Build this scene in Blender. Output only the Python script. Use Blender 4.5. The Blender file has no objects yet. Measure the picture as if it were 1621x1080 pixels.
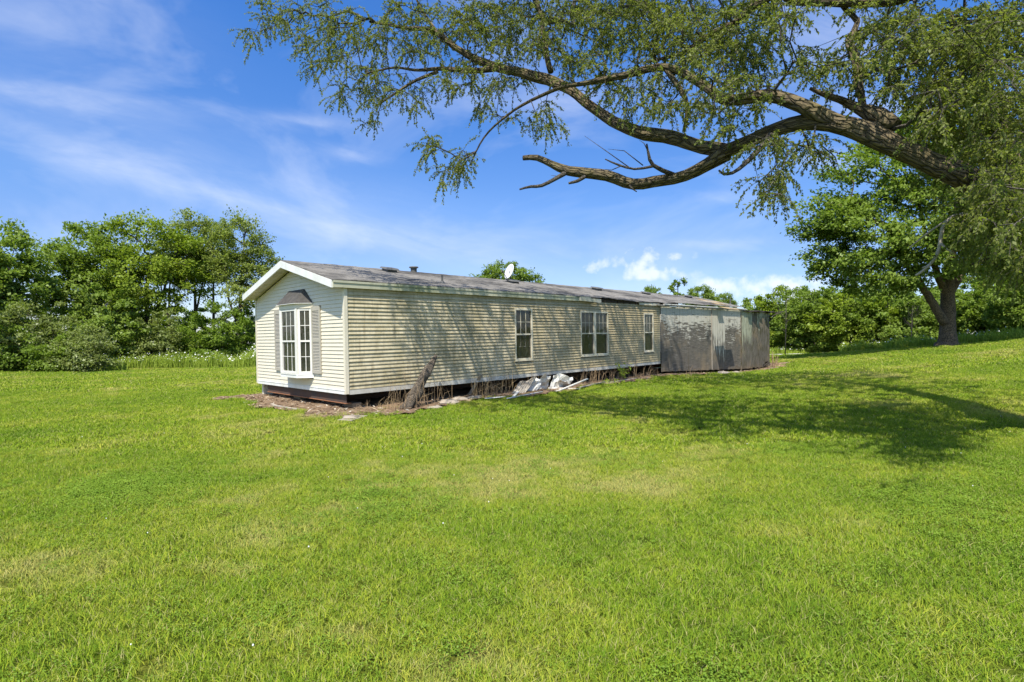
import bpy, math, random
import numpy as np
from mathutils import Vector, noise as mnoise

random.seed(7)
RNG = np.random.default_rng(7)
SC = bpy.context.scene
COL = SC.collection

# ------------------------------------------------------------------ camera
CAM = np.array([10.6, -5.814, 1.45])
YAW = 0.7696
FOC, HZ = 848.74, 544.9                       # focal length and horizon row in photograph pixels (1621 wide)
FW = np.array([-math.sin(YAW), math.cos(YAW), 0.0])
RT = np.array([math.cos(YAW), math.sin(YAW), 0.0])
cam_data = bpy.data.cameras.new('camera')
cam = bpy.data.objects.new('camera', cam_data)
COL.objects.link(cam)
cam.location = CAM
cam.rotation_euler = (math.pi / 2, 0, YAW)
cam_data.sensor_width = 36
cam_data.lens = 36 * FOC / 1621
cam_data.shift_y = (HZ - 540) / 1621
cam_data.clip_start = 0.05
cam_data.clip_end = 6000
SC.camera = cam

# ------------------------------------------------------------------ light
SUN_EL = math.radians(58)
SUN_AZ = math.radians(146.5)                  # clockwise from +Y
SD = np.array([math.sin(SUN_AZ) * math.cos(SUN_EL), math.cos(SUN_AZ) * math.cos(SUN_EL), math.sin(SUN_EL)])
sun_data = bpy.data.lights.new('sun', 'SUN')
sun_data.energy = 3.7
sun_data.angle = math.radians(0.53)
sun_data.color = (1.0, 0.95, 0.86)
sun = bpy.data.objects.new('sun', sun_data)
COL.objects.link(sun)
sun.rotation_euler = Vector(SD).to_track_quat('Z', 'Y').to_euler()
sun.location = (0, 0, 40)

SC.view_settings.view_transform = 'Standard'
SC.view_settings.look = 'None'
SC.view_settings.gamma = 1.0
SC.view_settings.use_curve_mapping = False
SC.view_settings.exposure = 0.95
SC.render.engine = 'CYCLES'
SC.cycles.max_bounces = 6
SC.cycles.diffuse_bounces = 4
SC.cycles.glossy_bounces = 2
SC.cycles.transmission_bounces = 3
SC.cycles.transparent_max_bounces = 6
SC.cycles.use_denoising = True
SC.cycles.caustics_reflective = False
SC.cycles.caustics_refractive = False


class NT:
    """tiny helper for writing node trees"""
    def __init__(s, tree):
        s.t = tree
        s.n = tree.nodes
        s.l = tree.links

    def add(s, kind, **kw):
        n = s.n.new(kind)
        for k, v in kw.items():
            setattr(n, k, v)
        return n

    def put(s, sock, v):
        if isinstance(v, bpy.types.NodeSocket):
            s.l.new(v, sock)
        elif v is not None:
            sock.default_value = v

    def math(s, op, a, b=None, c=None, clamp=False):
        n = s.add('ShaderNodeMath', operation=op, use_clamp=clamp)
        s.put(n.inputs[0], a)
        s.put(n.inputs[1], b)
        s.put(n.inputs[2], c)
        return n.outputs[0]

    def vmath(s, op, a, b=None):
        n = s.add('ShaderNodeVectorMath', operation=op)
        s.put(n.inputs[0], a)
        s.put(n.inputs[1], b)
        return n.outputs[0] if op not in ('DOT_PRODUCT', 'LENGTH') else n.outputs[1]

    def noise(s, vec, scale, detail=4, rough=0.55, dist=0.0, dim='3D'):
        n = s.add('ShaderNodeTexNoise', noise_dimensions=dim)
        s.put(n.inputs['Vector'], vec)
        n.inputs['Scale'].default_value = scale
        n.inputs['Detail'].default_value = detail
        n.inputs['Roughness'].default_value = rough
        n.inputs['Distortion'].default_value = dist
        return n.outputs[0]

    def add_noise_color(s, vec, scale):
        n = s.add('ShaderNodeTexNoise')
        s.put(n.inputs['Vector'], vec)
        n.inputs['Scale'].default_value = scale
        return n.outputs[1]

    def ramp(s, fac, stops, interp='LINEAR'):
        n = s.add('ShaderNodeValToRGB')
        n.color_ramp.interpolation = interp
        e = n.color_ramp.elements
        while len(e) < len(stops):
            e.new(0.5)
        for i, (p, c) in enumerate(stops):
            e[i].position = p
            e[i].color = (c, c, c, 1) if isinstance(c, (int, float)) else (*c, 1)
        s.put(n.inputs[0], fac)
        return n.outputs[0]

    def mix(s, fac, a, b, blend='MIX'):
        n = s.add('ShaderNodeMix', data_type='RGBA', blend_type=blend)
        s.put(n.inputs[0], fac)
        s.put(n.inputs[6], a if not isinstance(a, tuple) else (*a, 1))
        s.put(n.inputs[7], b if not isinstance(b, tuple) else (*b, 1))
        return n.outputs[2]

    def mapping(s, vec, scale=(1, 1, 1), rot=(0, 0, 0), loc=(0, 0, 0)):
        n = s.add('ShaderNodeMapping')
        s.put(n.inputs[0], vec)
        n.inputs['Scale'].default_value = scale
        n.inputs['Rotation'].default_value = rot
        n.inputs['Location'].default_value = loc
        return n.outputs[0]


# ------------------------------------------------------------------ world: sky with thin cirrus and low cumulus
def build_world():
    w = bpy.data.worlds.new('World')
    SC.world = w
    w.use_nodes = True
    T = NT(w.node_tree)
    T.n.clear()
    out = T.add('ShaderNodeOutputWorld')
    bg = T.add('ShaderNodeBackground')
    sky = T.add('ShaderNodeTexSky', sky_type='NISHITA')
    sky.sun_disc = False
    sky.sun_elevation = SUN_EL
    sky.sun_rotation = SUN_AZ
    sky.altitude = 100
    sky.air_density = 1.0
    sky.dust_density = 0.6
    sky.ozone_density = 2.0
    hs = T.add('ShaderNodeHueSaturation')
    hs.inputs['Saturation'].default_value = 1.16
    hs.inputs['Value'].default_value = 1.12
    T.l.new(sky.outputs[0], hs.inputs['Color'])
    tc = T.add('ShaderNodeTexCoord')
    d = tc.outputs['Generated']
    sep = T.add('ShaderNodeSeparateXYZ')
    T.l.new(d, sep.inputs[0])
    z = sep.outputs[2]
    # colour of clear air from horizon to zenith
    tint = T.ramp(z, [(0.0, (0.64, 0.64, 0.76)), (0.17, (0.60, 0.61, 0.77)), (0.24, (0.58, 0.66, 0.84)), (0.48, (0.41, 0.68, 1.0)), (1.0, (0.38, 0.66, 1.0))])
    # paler air round the sun
    tint = T.mix(T.ramp(T.vmath('DOT_PRODUCT', d, tuple(SD)), [(0.3, 0.0), (0.9, 1.0)]), tint, (1.25, 1.2, 1.15))
    air = T.mix(1.0, hs.outputs[0], tint, 'MULTIPLY')
    # tangent plane round the heading of the view: X to the right, Y downwards, in hundredths of a focal length
    fwd = T.vmath('DOT_PRODUCT', d, tuple(FW))
    fr = T.math('MAXIMUM', fwd, 0.05)
    X = T.math('MULTIPLY_ADD', T.math('DIVIDE', T.vmath('DOT_PRODUCT', d, tuple(RT)), fr), FOC, 810.5)
    Y = T.math('MULTIPLY_ADD', T.math('DIVIDE', z, fr), -FOC, HZ)
    ahead = T.ramp(fwd, [(0.1, 0.0), (0.35, 1.0)])
    cmb = T.add('ShaderNodeCombineXYZ')
    T.l.new(X, cmb.inputs[0])
    T.l.new(Y, cmb.inputs[1])
    p = T.vmath('MULTIPLY', cmb.outputs[0], (0.01, 0.01, 0.0))
    # wind-drawn texture
    rotv = T.mapping(p, rot=(0, 0, math.radians(-14)))
    w1 = T.noise(T.mapping(rotv, scale=(0.22, 0.9, 1)), 1.0, 5, 0.6, 0.4)
    w2 = T.noise(T.mapping(rotv, scale=(0.55, 2.6, 1), loc=(4, 2, 0)), 1.0, 6, 0.65, 0.5)
    w3 = T.noise(p, 0.35, 4, 0.6, 0.6)
    Yd = T.math('ADD', Y, T.math('MULTIPLY_ADD', w1, 70.0, -35.0))
    Xd = T.math('ADD', X, T.math('MULTIPLY_ADD', w3, 120.0, -60.0))

    def puff(cx, cy, rx, ry, slope, amt, xx=Xd, yy=Yd):
        a = T.math('DIVIDE', T.math('SUBTRACT', xx, cx), rx)
        yc = T.math('MULTIPLY_ADD', T.math('SUBTRACT', xx, cx), slope, cy)
        b_ = T.math('DIVIDE', T.math('SUBTRACT', yy, yc), ry)
        r2 = T.math('ADD', T.math('MULTIPLY', a, a), T.math('MULTIPLY', b_, b_))
        return T.math('MULTIPLY', T.math('EXPONENT', T.math('MULTIPLY', r2, -1.0)), amt)
    parts = [puff(120, 236, 330, 22, .34, .26), (puff(470, 338, 320, 24, .24, .26)), puff(330, 255, 520, 62, .30, .16), puff(90, 152, 210, 19, .12, .27),
             puff(480, 195, 62, 14, .05, .36), puff(548, 243, 52, 10, .06, .32), puff(60, 40, 220, 70, .1, .15), puff(700, 385, 260, 26, .05, .16),
             puff(1160, 312, 60, 9, .02, .26), puff(1140, 384, 70, 8, -.02, .28), puff(1310, 60, 110, 60, 0, .42), puff(1420, 170, 110, 26, 0, .42), puff(1330, 262, 90, 20, 0, .38), puff(900, 160, 60, 24, 0, .38)]
    cir = parts[0]
    for q in parts[1:]:
        cir = T.math('ADD', cir, q)
    cir = T.math('MULTIPLY', cir, T.math('MULTIPLY_ADD', w2, 1.05, 0.0))
    cir = T.math('MULTIPLY', cir, ahead)
    # the same thin cirrus all round the sky
    gen = T.math('MULTIPLY', T.ramp(T.noise(T.mapping(d, scale=(1.2, 3.0, 5.0), rot=(0, 0, .5)), 1.3, 5, 0.6, 0.5), [(0.48, 0.0), (0.75, 1.0)]), 0.22)
    cir = T.math('ADD', cir, gen, clamp=True)
    # cumulus low over the horizon
    c2 = T.noise(p, 2.6, 8, 0.62, 0.1)
    c3 = T.noise(p, 1.3, 4, 0.5, 0.1)
    base = T.math('ADD', T.math('MULTIPLY', c2, 0.55), T.math('MULTIPLY', c3, 0.6))
    cb = [puff(1002, 412, 52, 24, -.05, .46, X, Y), puff(1066, 404, 36, 13, 0, .36, X, Y), puff(940, 420, 22, 12, 0, .34, X, Y), puff(1200, 458, 90, 24, -.04, .46, X, Y), puff(1285, 448, 40, 18, 0, .36, X, Y), puff(1010, 432, 120, 14, .05, .16, X, Y)]
    cu = cb[0]
    for q in cb[1:]:
        cu = T.math('ADD', cu, q)
    far = T.math('MULTIPLY', T.ramp(z, [(0.0, 0.3), (0.05, 0.3), (0.11, 0.0)]), T.noise(T.mapping(d, scale=(3, 3, 9)), 1.4, 4))
    cu = T.math('ADD', T.math('MULTIPLY', cu, ahead), far)
    edge = T.math('MULTIPLY', T.math('MULTIPLY_ADD', base, 2.7, -1.52), T.ramp(cu, [(0.02, 0.0), (0.22, 1.0)]))
    cum = T.ramp(T.math('ADD', cu, edge), [(0.10, 0.0), (0.70, 0.70)], 'EASE')
    cloud = T.math('MAXIMUM', cir, cum)
    col = T.mix(cloud, air, (5.6, 5.8, 6.2))
    T.l.new(col, bg.inputs[0])
    bg.inputs[1].default_value = 0.105
    T.l.new(bg.outputs[0], out.inputs[0])


build_world()
SC.world.cycles.sampling_method = 'MANUAL'
SC.world.cycles.sample_map_resolution = 512


# ------------------------------------------------------------------ helpers
def at(px, py, depth):
    """point seen at a photograph pixel, at a given distance along the view axis"""
    return CAM + depth * (FW + RT * (px - 810.5) / FOC + np.array([0, 0, 1.0]) * (HZ - py) / FOC)


def flat(px, depth):
    p = at(px, HZ, depth)
    return p[0], p[1]


def tag(o, label=None, cat=None, group=None, kind=None):
    if label:
        o['label'] = label
    if cat:
        o['category'] = cat
    if group:
        o['group'] = group
    if kind:
        o['kind'] = kind
    return o


def empty(name, loc, rot=(0, 0, 0)):
    o = bpy.data.objects.new(name, None)
    o.location = loc
    o.rotation_euler = rot
    o.empty_display_size = 0.2
    COL.objects.link(o)
    return o


def link(name, me, mat, parent=None, smooth=False):
    o = bpy.data.objects.new(name, me)
    COL.objects.link(o)
    if mat is not None and not me.materials:
        me.materials.append(mat)
    if parent is not None:
        o.parent = parent
    if smooth:
        me.polygons.foreach_set('use_smooth', np.ones(len(me.polygons), dtype=bool))
    return o


def np_mesh(name, verts, faces):
    """fast mesh from arrays; faces is an (n, k) array"""
    verts = np.asarray(verts, dtype=np.float32)
    faces = np.asarray(faces, dtype=np.int32)
    me = bpy.data.meshes.new(name)
    me.vertices.add(len(verts))
    me.vertices.foreach_set('co', verts.ravel())
    n, k = faces.shape
    me.loops.add(n * k)
    me.loops.foreach_set('vertex_index', faces.ravel())
    me.polygons.add(n)
    me.polygons.foreach_set('loop_start', np.arange(0, n * k, k, dtype=np.int32))
    me.polygons.foreach_set('loop_total', np.full(n, k, dtype=np.int32))
    me.update(calc_edges=True)
    return me


class MB:
    def __init__(s):
        s.v = []
        s.f = []

    def poly(s, pts):
        i = len(s.v)
        s.v += [tuple(p) for p in pts]
        s.f.append(tuple(range(i, i + len(pts))))
        return s

    def hexa(s, p):
        """8 corners: bottom ring 0-3, top ring 4-7"""
        i = len(s.v)
        s.v += [tuple(q) for q in p]
        for a in ((3, 2, 1, 0), (4, 5, 6, 7), (0, 1, 5, 4), (1, 2, 6, 5), (2, 3, 7, 6), (3, 0, 4, 7)):
            s.f.append(tuple(i + k for k in a))
        return s

    def box(s, x0, x1, y0, y1, z0, z1):
        return s.hexa([(x0, y0, z0), (x1, y0, z0), (x1, y1, z0), (x0, y1, z0),
                       (x0, y0, z1), (x1, y0, z1), (x1, y1, z1), (x0, y1, z1)])

    def bar(s, a, b, w, t, up=(0, 0, 1)):
        a, b, up = Vector(a), Vector(b), Vector(up)
        d = (b - a).normalized()
        n = d.cross(up)
        if n.length < 1e-4:
            n = d.cross(Vector((1, 0, 0)))
        n.normalize()
        m = n.cross(d)
        n, m = n * w / 2, m * t / 2
        return s.hexa([a - n - m, a + n - m, b + n - m, b - n - m, a - n + m, a + n + m, b + n + m, b - n + m])

    def prism(s, prof, axis, a0, a1):
        """extrude a 2-D outline (counter-clockwise) along x (axis 0) or y (axis 1)"""
        def P(q, a):
            return (a, q[0], q[1]) if axis == 0 else (q[0], a, q[1])
        i = len(s.v)
        n = len(prof)
        s.v += [P(q, a0) for q in prof] + [P(q, a1) for q in prof]
        for k in range(n):
            k2 = (k + 1) % n
            s.f.append((i + k, i + k2, i + n + k2, i + n + k))
        s.f.append(tuple(i + k for k in reversed(range(n))))
        s.f.append(tuple(i + n + k for k in range(n)))
        return s

    def tube(s, pts, rad, sides=8, cap=True):
        pts = [Vector(p) for p in pts]
        i = len(s.v)
        prev = None
        for k, p in enumerate(pts):
            d = (pts[min(k + 1, len(pts) - 1)] - pts[max(k - 1, 0)]).normalized()
            ref = prev if prev is not None else (Vector((0, 0, 1)) if abs(d.z) < 0.9 else Vector((1, 0, 0)))
            n = (ref - d * ref.dot(d)).normalized()
            prev = n
            m = d.cross(n)
            r = rad[k] if hasattr(rad, '__len__') else rad
            for j in range(sides):
                a = 2 * math.pi * j / sides
                s.v.append(tuple(p + (n * math.cos(a) + m * math.sin(a)) * r))
        for k in range(len(pts) - 1):
            for j in range(sides):
                j2 = (j + 1) % sides
                s.f.append((i + k * sides + j, i + k * sides + j2, i + (k + 1) * sides + j2, i + (k + 1) * sides + j))
        if cap:
            s.f.append(tuple(i + j for j in reversed(range(sides))))
            e = i + (len(pts) - 1) * sides
            s.f.append(tuple(e + j for j in range(sides)))
        return s

    def build(s, name, mat, parent=None, smooth=False, bevel=0):
        me = bpy.data.meshes.new(name)
        me.from_pydata(s.v, [], s.f)
        o = link(name, me, mat, parent, smooth)
        me.update()
        if getattr(s, 'uv', None):
            L = me.uv_layers.new(name='along')
            L.data.foreach_set('uv', np.array(s.uv, dtype=np.float32).ravel())
        if bevel:
            b = o.modifiers.new('bevel', 'BEVEL')
            b.width = bevel
            b.segments = 2
            b.limit_method = 'ANGLE'
        return o


# ------------------------------------------------------------------ materials
MATS = {}


def mat(name):
    m = bpy.data.materials.new(name)
    m.use_nodes = True
    T = NT(m.node_tree)
    bsdf = T.n['Principled BSDF']
    MATS[name] = m
    return m, T, bsdf


def wpos(T):
    return T.add('ShaderNodeNewGeometry').outputs['Position']


def opos(T):
    return T.add('ShaderNodeTexCoord').outputs['Object']


def bump(T, bsdf, h, strength=0.5, dist=0.02):
    b = T.add('ShaderNodeBump')
    b.inputs['Strength'].default_value = strength
    b.inputs['Distance'].default_value = dist
    T.l.new(h, b.inputs['Height'])
    T.l.new(b.outputs[0], bsdf.inputs['Normal'])


def simple(name, col, rough=0.6, var=0.15, scale=6.0, bumps=0.15, metal=0.0, stain=None):
    m, T, b = mat(name)
    p = opos(T)
    n = T.noise(p, scale, 5, 0.6)
    c = T.mix(n, tuple(x * (1 - var) for x in col), tuple(min(1, x * (1 + var)) for x in col))
    if stain:
        s = T.ramp(T.noise(T.mapping(p, scale=(1, 1, 0.35)), scale * 0.6, 6, 0.65), [(0.45, 0.0), (0.68, 1.0)])
        c = T.mix(T.math('MULTIPLY', s, stain[1]), c, stain[0])
    T.l.new(c, b.inputs['Base Color'])
    b.inputs['Roughness'].default_value = rough
    b.inputs['Metallic'].default_value = metal
    if bumps:
        bump(T, b, T.noise(p, scale * 6, 4, 0.6), bumps, 0.01)
    return m


def leaf_mat(name, dark, light, trans=0.35, patch=0.5, gloss=0.25, yellow=None, lift=0.5):
    m, T, b = mat(name)
    T.n.remove(b)
    out = T.n['Material Output']
    g = T.add('ShaderNodeNewGeometry')
    r = g.outputs['Random Per Island']
    big = T.noise(g.outputs['Position'], patch, 3, 0.5)
    f = T.math('ADD', T.math('MULTIPLY', r, 0.55), T.math('MULTIPLY_ADD', big, 1.3, -0.42), clamp=True)
    c = T.mix(f, dark, light)
    if yellow:
        c = T.mix(T.ramp(T.math('FRACT', T.math('MULTIPLY', r, 17.3)), [(0.93, 0.0), (0.96, 1.0)]), c, yellow)
    d = T.add('ShaderNodeBsdfDiffuse')
    T.l.new(c, d.inputs[0])
    if lift:
        T.l.new(T.vmath('NORMALIZE', T.vmath('ADD', g.outputs['Normal'], (0.0, 0.0, lift))), d.inputs['Normal'])
    t = T.add('ShaderNodeBsdfTranslucent')
    T.l.new(T.mix(1.0, c, (1.15, 1.25, 0.55), 'MULTIPLY'), t.inputs[0])
    mx = T.add('ShaderNodeMixShader')
    mx.inputs[0].default_value = trans
    T.l.new(d.outputs[0], mx.inputs[1])
    T.l.new(t.outputs[0], mx.inputs[2])
    gl = T.add('ShaderNodeBsdfGlossy')
    gl.inputs['Roughness'].default_value = 0.45
    gl.inputs[0].default_value = (0.9, 0.95, 0.85, 1)
    m2 = T.add('ShaderNodeMixShader')
    m2.inputs[0].default_value = gloss * 0.14
    T.l.new(mx.outputs[0], m2.inputs[1])
    T.l.new(gl.outputs[0], m2.inputs[2])
    T.l.new(m2.outputs[0], out.inputs[0])
    return m


def bark_mat(name, dark, light, scale=1.0, moss=None):
    m, T, b = mat(name)
    p = opos(T)
    v = T.add('ShaderNodeTexVoronoi', feature='DISTANCE_TO_EDGE')
    T.put(v.inputs['Vector'], T.vmath('ADD', T.mapping(p, scale=(1, 1, 1)), T.vmath('MULTIPLY', T.noise(p, 9 * scale, 4, 0.6), (0.16, 0.16, 0.16))))
    v.inputs['Scale'].default_value = 13 * scale
    cr = T.ramp(v.outputs[0], [(0.0, 0.0), (0.16, 1.0)])
    n = T.noise(p, 5 * scale, 6, 0.65)
    c = T.mix(T.math('MULTIPLY', cr, T.math('ADD', n, 0.25), clamp=True), dark, light)
    if moss:
        c = T.mix(T.ramp(T.noise(p, 1.7 * scale, 4), [(0.5, 0.0), (0.7, 0.7)]), c, moss)
    T.l.new(c, b.inputs['Base Color'])
    b.inputs['Roughness'].default_value = 0.95
    h = T.math('ADD', T.math('MULTIPLY', cr, 0.7), T.math('MULTIPLY', n, 0.6))
    bump(T, b, h, 0.9, 0.03)
    return m


def furrow_mat(name, dark, light, moss=None, k=1.0):
    """bark with long interlacing ridges that run along the limb"""
    m, T, b = mat(name)
    uv = T.add('ShaderNodeTexCoord').outputs['UV']
    p = opos(T)
    warp = T.vmath('MULTIPLY', T.vmath('SUBTRACT', T.add_noise_color(p, 7), (0.5, 0.5, 0.5)), (0.07, 0.10, 0.0))
    q = T.mapping(T.vmath('ADD', uv, warp), scale=(1, 0.17, 1))
    v = T.add('ShaderNodeTexVoronoi', feature='DISTANCE_TO_EDGE', voronoi_dimensions='2D')
    T.put(v.inputs['Vector'], q)
    v.inputs['Scale'].default_value = 26 * k
    v2 = T.noise(T.mapping(T.vmath('ADD', uv, warp), scale=(60 * k, 9 * k, 1)), 1.0, 5, 0.65)
    ridge = T.math('MULTIPLY', T.ramp(v.outputs[0], [(0.0, 0.0), (0.22, 1.0)]), T.math('MULTIPLY_ADD', v2, 0.9, 0.35), clamp=True)
    n = T.noise(p, 3.5, 5, 0.6)
    c = T.mix(ridge, dark, T.mix(n, tuple(x * .7 for x in light), tuple(x * 1.2 for x in light)))
    if moss:
        c = T.mix(T.ramp(T.noise(p, 2.1, 4), [(0.48, 0.0), (0.7, 0.65)]), c, moss)
    T.l.new(c, b.inputs['Base Color'])
    b.inputs['Roughness'].default_value = 0.95
    bump(T, b, ridge, 1.0, 0.03)
    return m


def lawn_color(T):
    """patchy lawn colour, shared by the soil sheet and the blades (world position)"""
    p = wpos(T)
    a = T.noise(p, 0.22, 4, 0.6)
    bb = T.noise(p, 1.1, 4, 0.6, 0.4)
    c = T.noise(p, 5.0, 3, 0.6)
    f = T.math('ADD', T.math('MULTIPLY_ADD', a, 1.15, -0.14), T.math('MULTIPLY_ADD', bb, 0.6, -0.22))
    # faint mower passes curving round the home
    dist = T.vmath('LENGTH', T.vmath('MULTIPLY', T.vmath('SUBTRACT', p, (2.0, 9.0, 0.0)), (1.0, 0.8, 0.0)))
    mow = T.math('SINE', T.math('MULTIPLY_ADD', T.math('ADD', dist, T.math('MULTIPLY', bb, 0.6)), 4.6, 0.0))
    f = T.math('MULTIPLY_ADD', mow, 0.022, f)
    col = T.ramp(T.math('ADD', f, T.math('MULTIPLY_ADD', c, 0.3, -0.15)),
                 [(0.26, (0.150, 0.235, 0.013)), (0.47, (0.225, 0.310, 0.016)), (0.60, (0.295, 0.350, 0.022)), (0.74, (0.420, 0.395, 0.065))])
    return T.mix(1.0, col, (1.12, 1.06, 1.75), 'MULTIPLY')


def make_materials():
    # vinyl siding: cream, with algae and grime
    for nm, amt in (('siding_gable', 0.15), ('siding_long', 1.0)):
        m, T, b = mat(nm)
        p = wpos(T)
        n = T.noise(p, 1.2, 5, 0.65)
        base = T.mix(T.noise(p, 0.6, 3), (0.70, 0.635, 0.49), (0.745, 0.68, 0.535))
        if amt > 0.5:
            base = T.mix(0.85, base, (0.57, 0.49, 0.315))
        sepz = T.add('ShaderNodeSeparateXYZ')
        T.l.new(p, sepz.inputs[0])
        gr = T.ramp(T.math('ADD', T.math('MULTIPLY', n, 0.7), T.math('MULTIPLY', T.noise(p, 9, 5, 0.7), 0.35)), [(0.42, 0.0), (0.66, 1.0)])
        c = T.mix(T.math('MULTIPLY', gr, 0.75 * amt), base, (0.25, 0.21, 0.095))
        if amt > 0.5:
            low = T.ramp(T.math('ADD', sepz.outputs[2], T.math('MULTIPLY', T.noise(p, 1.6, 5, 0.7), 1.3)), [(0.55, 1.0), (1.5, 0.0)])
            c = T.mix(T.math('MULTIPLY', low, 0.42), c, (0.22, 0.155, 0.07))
            yy = T.add('ShaderNodeMapRange')
            T.l.new(T.math('ADD', sepz.outputs[1], T.math('MULTIPLY', T.noise(p, 1.3, 6, 0.75), 7.0)), yy.inputs[0])
            yy.inputs[1].default_value = 5.5
            yy.inputs[2].default_value = 13.0
            yy.inputs[3].default_value = 0.0
            yy.inputs[4].default_value = 0.6
            c = T.mix(yy.outputs[0], c, (0.36, 0.275, 0.135))
        st = T.ramp(T.noise(T.mapping(p, scale=(1, 3.0, 0.35)), 3.5, 6, 0.7), [(0.52, 0.0), (0.72, 1.0)])
        c = T.mix(T.math('MULTIPLY', st, 0.62 * amt), c, (0.19, 0.14, 0.065))
        T.l.new(c, b.inputs['Base Color'])
        b.inputs['Roughness'].default_value = 0.5
        bump(T, b, T.noise(p, 4, 3), 0.12, 0.02)
    simple('white_trim', (0.78, 0.78, 0.74), 0.45, 0.05, 5, 0.08, stain=((0.45, 0.42, 0.30), 0.35))
    simple('window_white', (0.73, 0.71, 0.64), 0.4, 0.04, 5, 0.05)
    simple('cream_trim', (0.66, 0.60, 0.46), 0.5, 0.06, 5, 0.1, stain=((0.28, 0.27, 0.14), 0.5))
    simple('corner_trim', (0.72, 0.66, 0.52), 0.45, 0.05, 3, 0.08, stain=((0.36, 0.30, 0.16), 0.3))
    simple('fascia', (0.50, 0.49, 0.36), 0.6, 0.2, 3, 0.2, stain=((0.13, 0.17, 0.06), 0.85))
    simple('skirt_band', (0.56, 0.54, 0.48), 0.6, 0.15, 3, 0.2, stain=((0.25, 0.22, 0.16), 0.6))
    simple('shutter', (0.40, 0.37, 0.30), 0.6, 0.06, 5, 0.1)
    simple('dark_wood', (0.05, 0.035, 0.02), 0.9, 0.3, 5, 0.5)
    simple('underbelly', (0.02, 0.02, 0.02), 0.95, 0.3, 5, 0.2)
    simple('rust_steel', (0.085, 0.045, 0.028), 0.8, 0.4, 2.5, 0.4, stain=((0.04, 0.045, 0.045), 0.8))
    simple('rust_edge', (0.30, 0.13, 0.06), 0.8, 0.3, 6, 0.4)
    simple('block', (0.22, 0.17, 0.11), 0.95, 0.25, 6, 0.6)
    simple('vent_grey', (0.10, 0.10, 0.095), 0.7, 0.2, 5, 0.2)
    simple('dish', (0.62, 0.63, 0.62), 0.4, 0.06, 5, 0.05)
    simple('old_board', (0.36, 0.32, 0.26), 0.9, 0.3, 5, 0.5, stain=((0.12, 0.09, 0.06), 0.6))
    simple('dirty_white', (0.72, 0.71, 0.66), 0.5, 0.08, 4, 0.2, stain=((0.42, 0.37, 0.26), 0.6))
    simple('dry_stem', (0.30, 0.21, 0.12), 0.9, 0.3, 8, 0.2)
    simple('straw', (0.46, 0.33, 0.17), 0.9, 0.3, 8, 0.2)
    simple('rubble', (0.32, 0.27, 0.21), 0.95, 0.35, 7, 0.6)
    simple('curtain', (0.42, 0.42, 0.32), 0.9, 0.2, 3, 0.1)
    simple('blind', (0.80, 0.64, 0.40), 0.8, 0.12, 3, 0.1)
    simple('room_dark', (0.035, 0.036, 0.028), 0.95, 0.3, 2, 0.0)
    simple('concrete', (0.55, 0.54, 0.50), 0.9, 0.1, 1, 0.2)
    simple('char', (0.022, 0.018, 0.014), 0.95, 0.5, 5, 0.6, stain=((0.12, 0.10, 0.07), 0.5))
    simple('hood_shingle', (0.055, 0.050, 0.044), 0.95, 0.3, 14, 0.6, stain=((0.11, 0.10, 0.086), 0.6))
    simple('petal', (0.80, 0.80, 0.74), 0.7, 0.05, 3, 0)
    simple('dandelion', (0.85, 0.45, 0.03), 0.7, 0.05, 3, 0)
    simple('deadwood_pale', (0.42, 0.38, 0.31), 0.9, 0.25, 4, 0.5)
    # plywood, painted white once, peeled to grey weathered wood
    for nm, amt, green, horiz in (('plywood_grey', 0.095, 0.0, True), ('plywood_white', 0.22, 0.0, False), ('plywood_green', 0.20, 0.6, False), ('plywood_mould', -0.02, 0.95, False)):
        m, T, b = mat(nm)
        p = wpos(T)
        sp = T.add('ShaderNodeSeparateXYZ')
        T.l.new(p, sp.inputs[0])
        z = sp.outputs[2]
        ring = T.noise(T.mapping(p, scale=(1, 0.55, 3.2) if horiz else (1, 3.4, 0.4)), 1.3, 3, 0.5, 2.2)
        grain = T.noise(T.mapping(p, scale=(1, 1.5, 15.0) if horiz else (1, 14.0, 1.0)), 1.6, 6, 0.7, 0.7)
        cl = T.noise(p, 0.8, 4, 0.6)
        up = T.math('MULTIPLY', T.math('SUBTRACT', z, 1.75), 0.16)          # paint outlasts the weather near the eave
        pv = T.math('ADD', T.math('ADD', T.math('MULTIPLY', ring, 0.45), T.math('MULTIPLY', grain, 0.45)), T.math('ADD', T.math('MULTIPLY', cl, 0.45), up))
        peel = T.ramp(pv, [(0.81 - amt, 0.0), (0.87 - amt, 1.0)])
        wood = T.mix(T.ramp(grain, [(0.35, 0.0), (0.65, 1.0)]), (0.062, 0.055, 0.045), (0.21, 0.19, 0.155))
        wood = T.mix(T.ramp(ring, [(0.42, 0.0), (0.60, 0.8)]), wood, (0.125, 0.112, 0.09))
        wood = T.mix(T.ramp(T.noise(p, 0.9, 4, 0.6), [(0.50, 0.0), (0.68, 0.75)]), wood, (0.26, 0.20, 0.125))
        c = T.mix(peel, wood, (0.52, 0.49, 0.40) if not green else (0.37, 0.38, 0.27))
        if green:
            mo = T.ramp(T.noise(T.mapping(p, scale=(1, 3, 0.8)), 2.6, 6, 0.7), [(0.48, 0.0), (0.62, 1.0)])
            c = T.mix(T.math('MULTIPLY', mo, green), c, (0.055, 0.05, 0.018))
        run = T.ramp(T.noise(T.mapping(p, scale=(1, 5.0, 0.22)), 1.5, 5, 0.65), [(0.52, 0.0), (0.68, 1.0)])
        c = T.mix(T.math('MULTIPLY', run, 0.45), c, (0.085, 0.07, 0.045))
        low = T.ramp(T.math('ADD', z, T.math('MULTIPLY', T.noise(p, 2.2, 5, 0.7), 1.2)), [(0.45, 1.0), (1.1, 0.0)])
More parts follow.
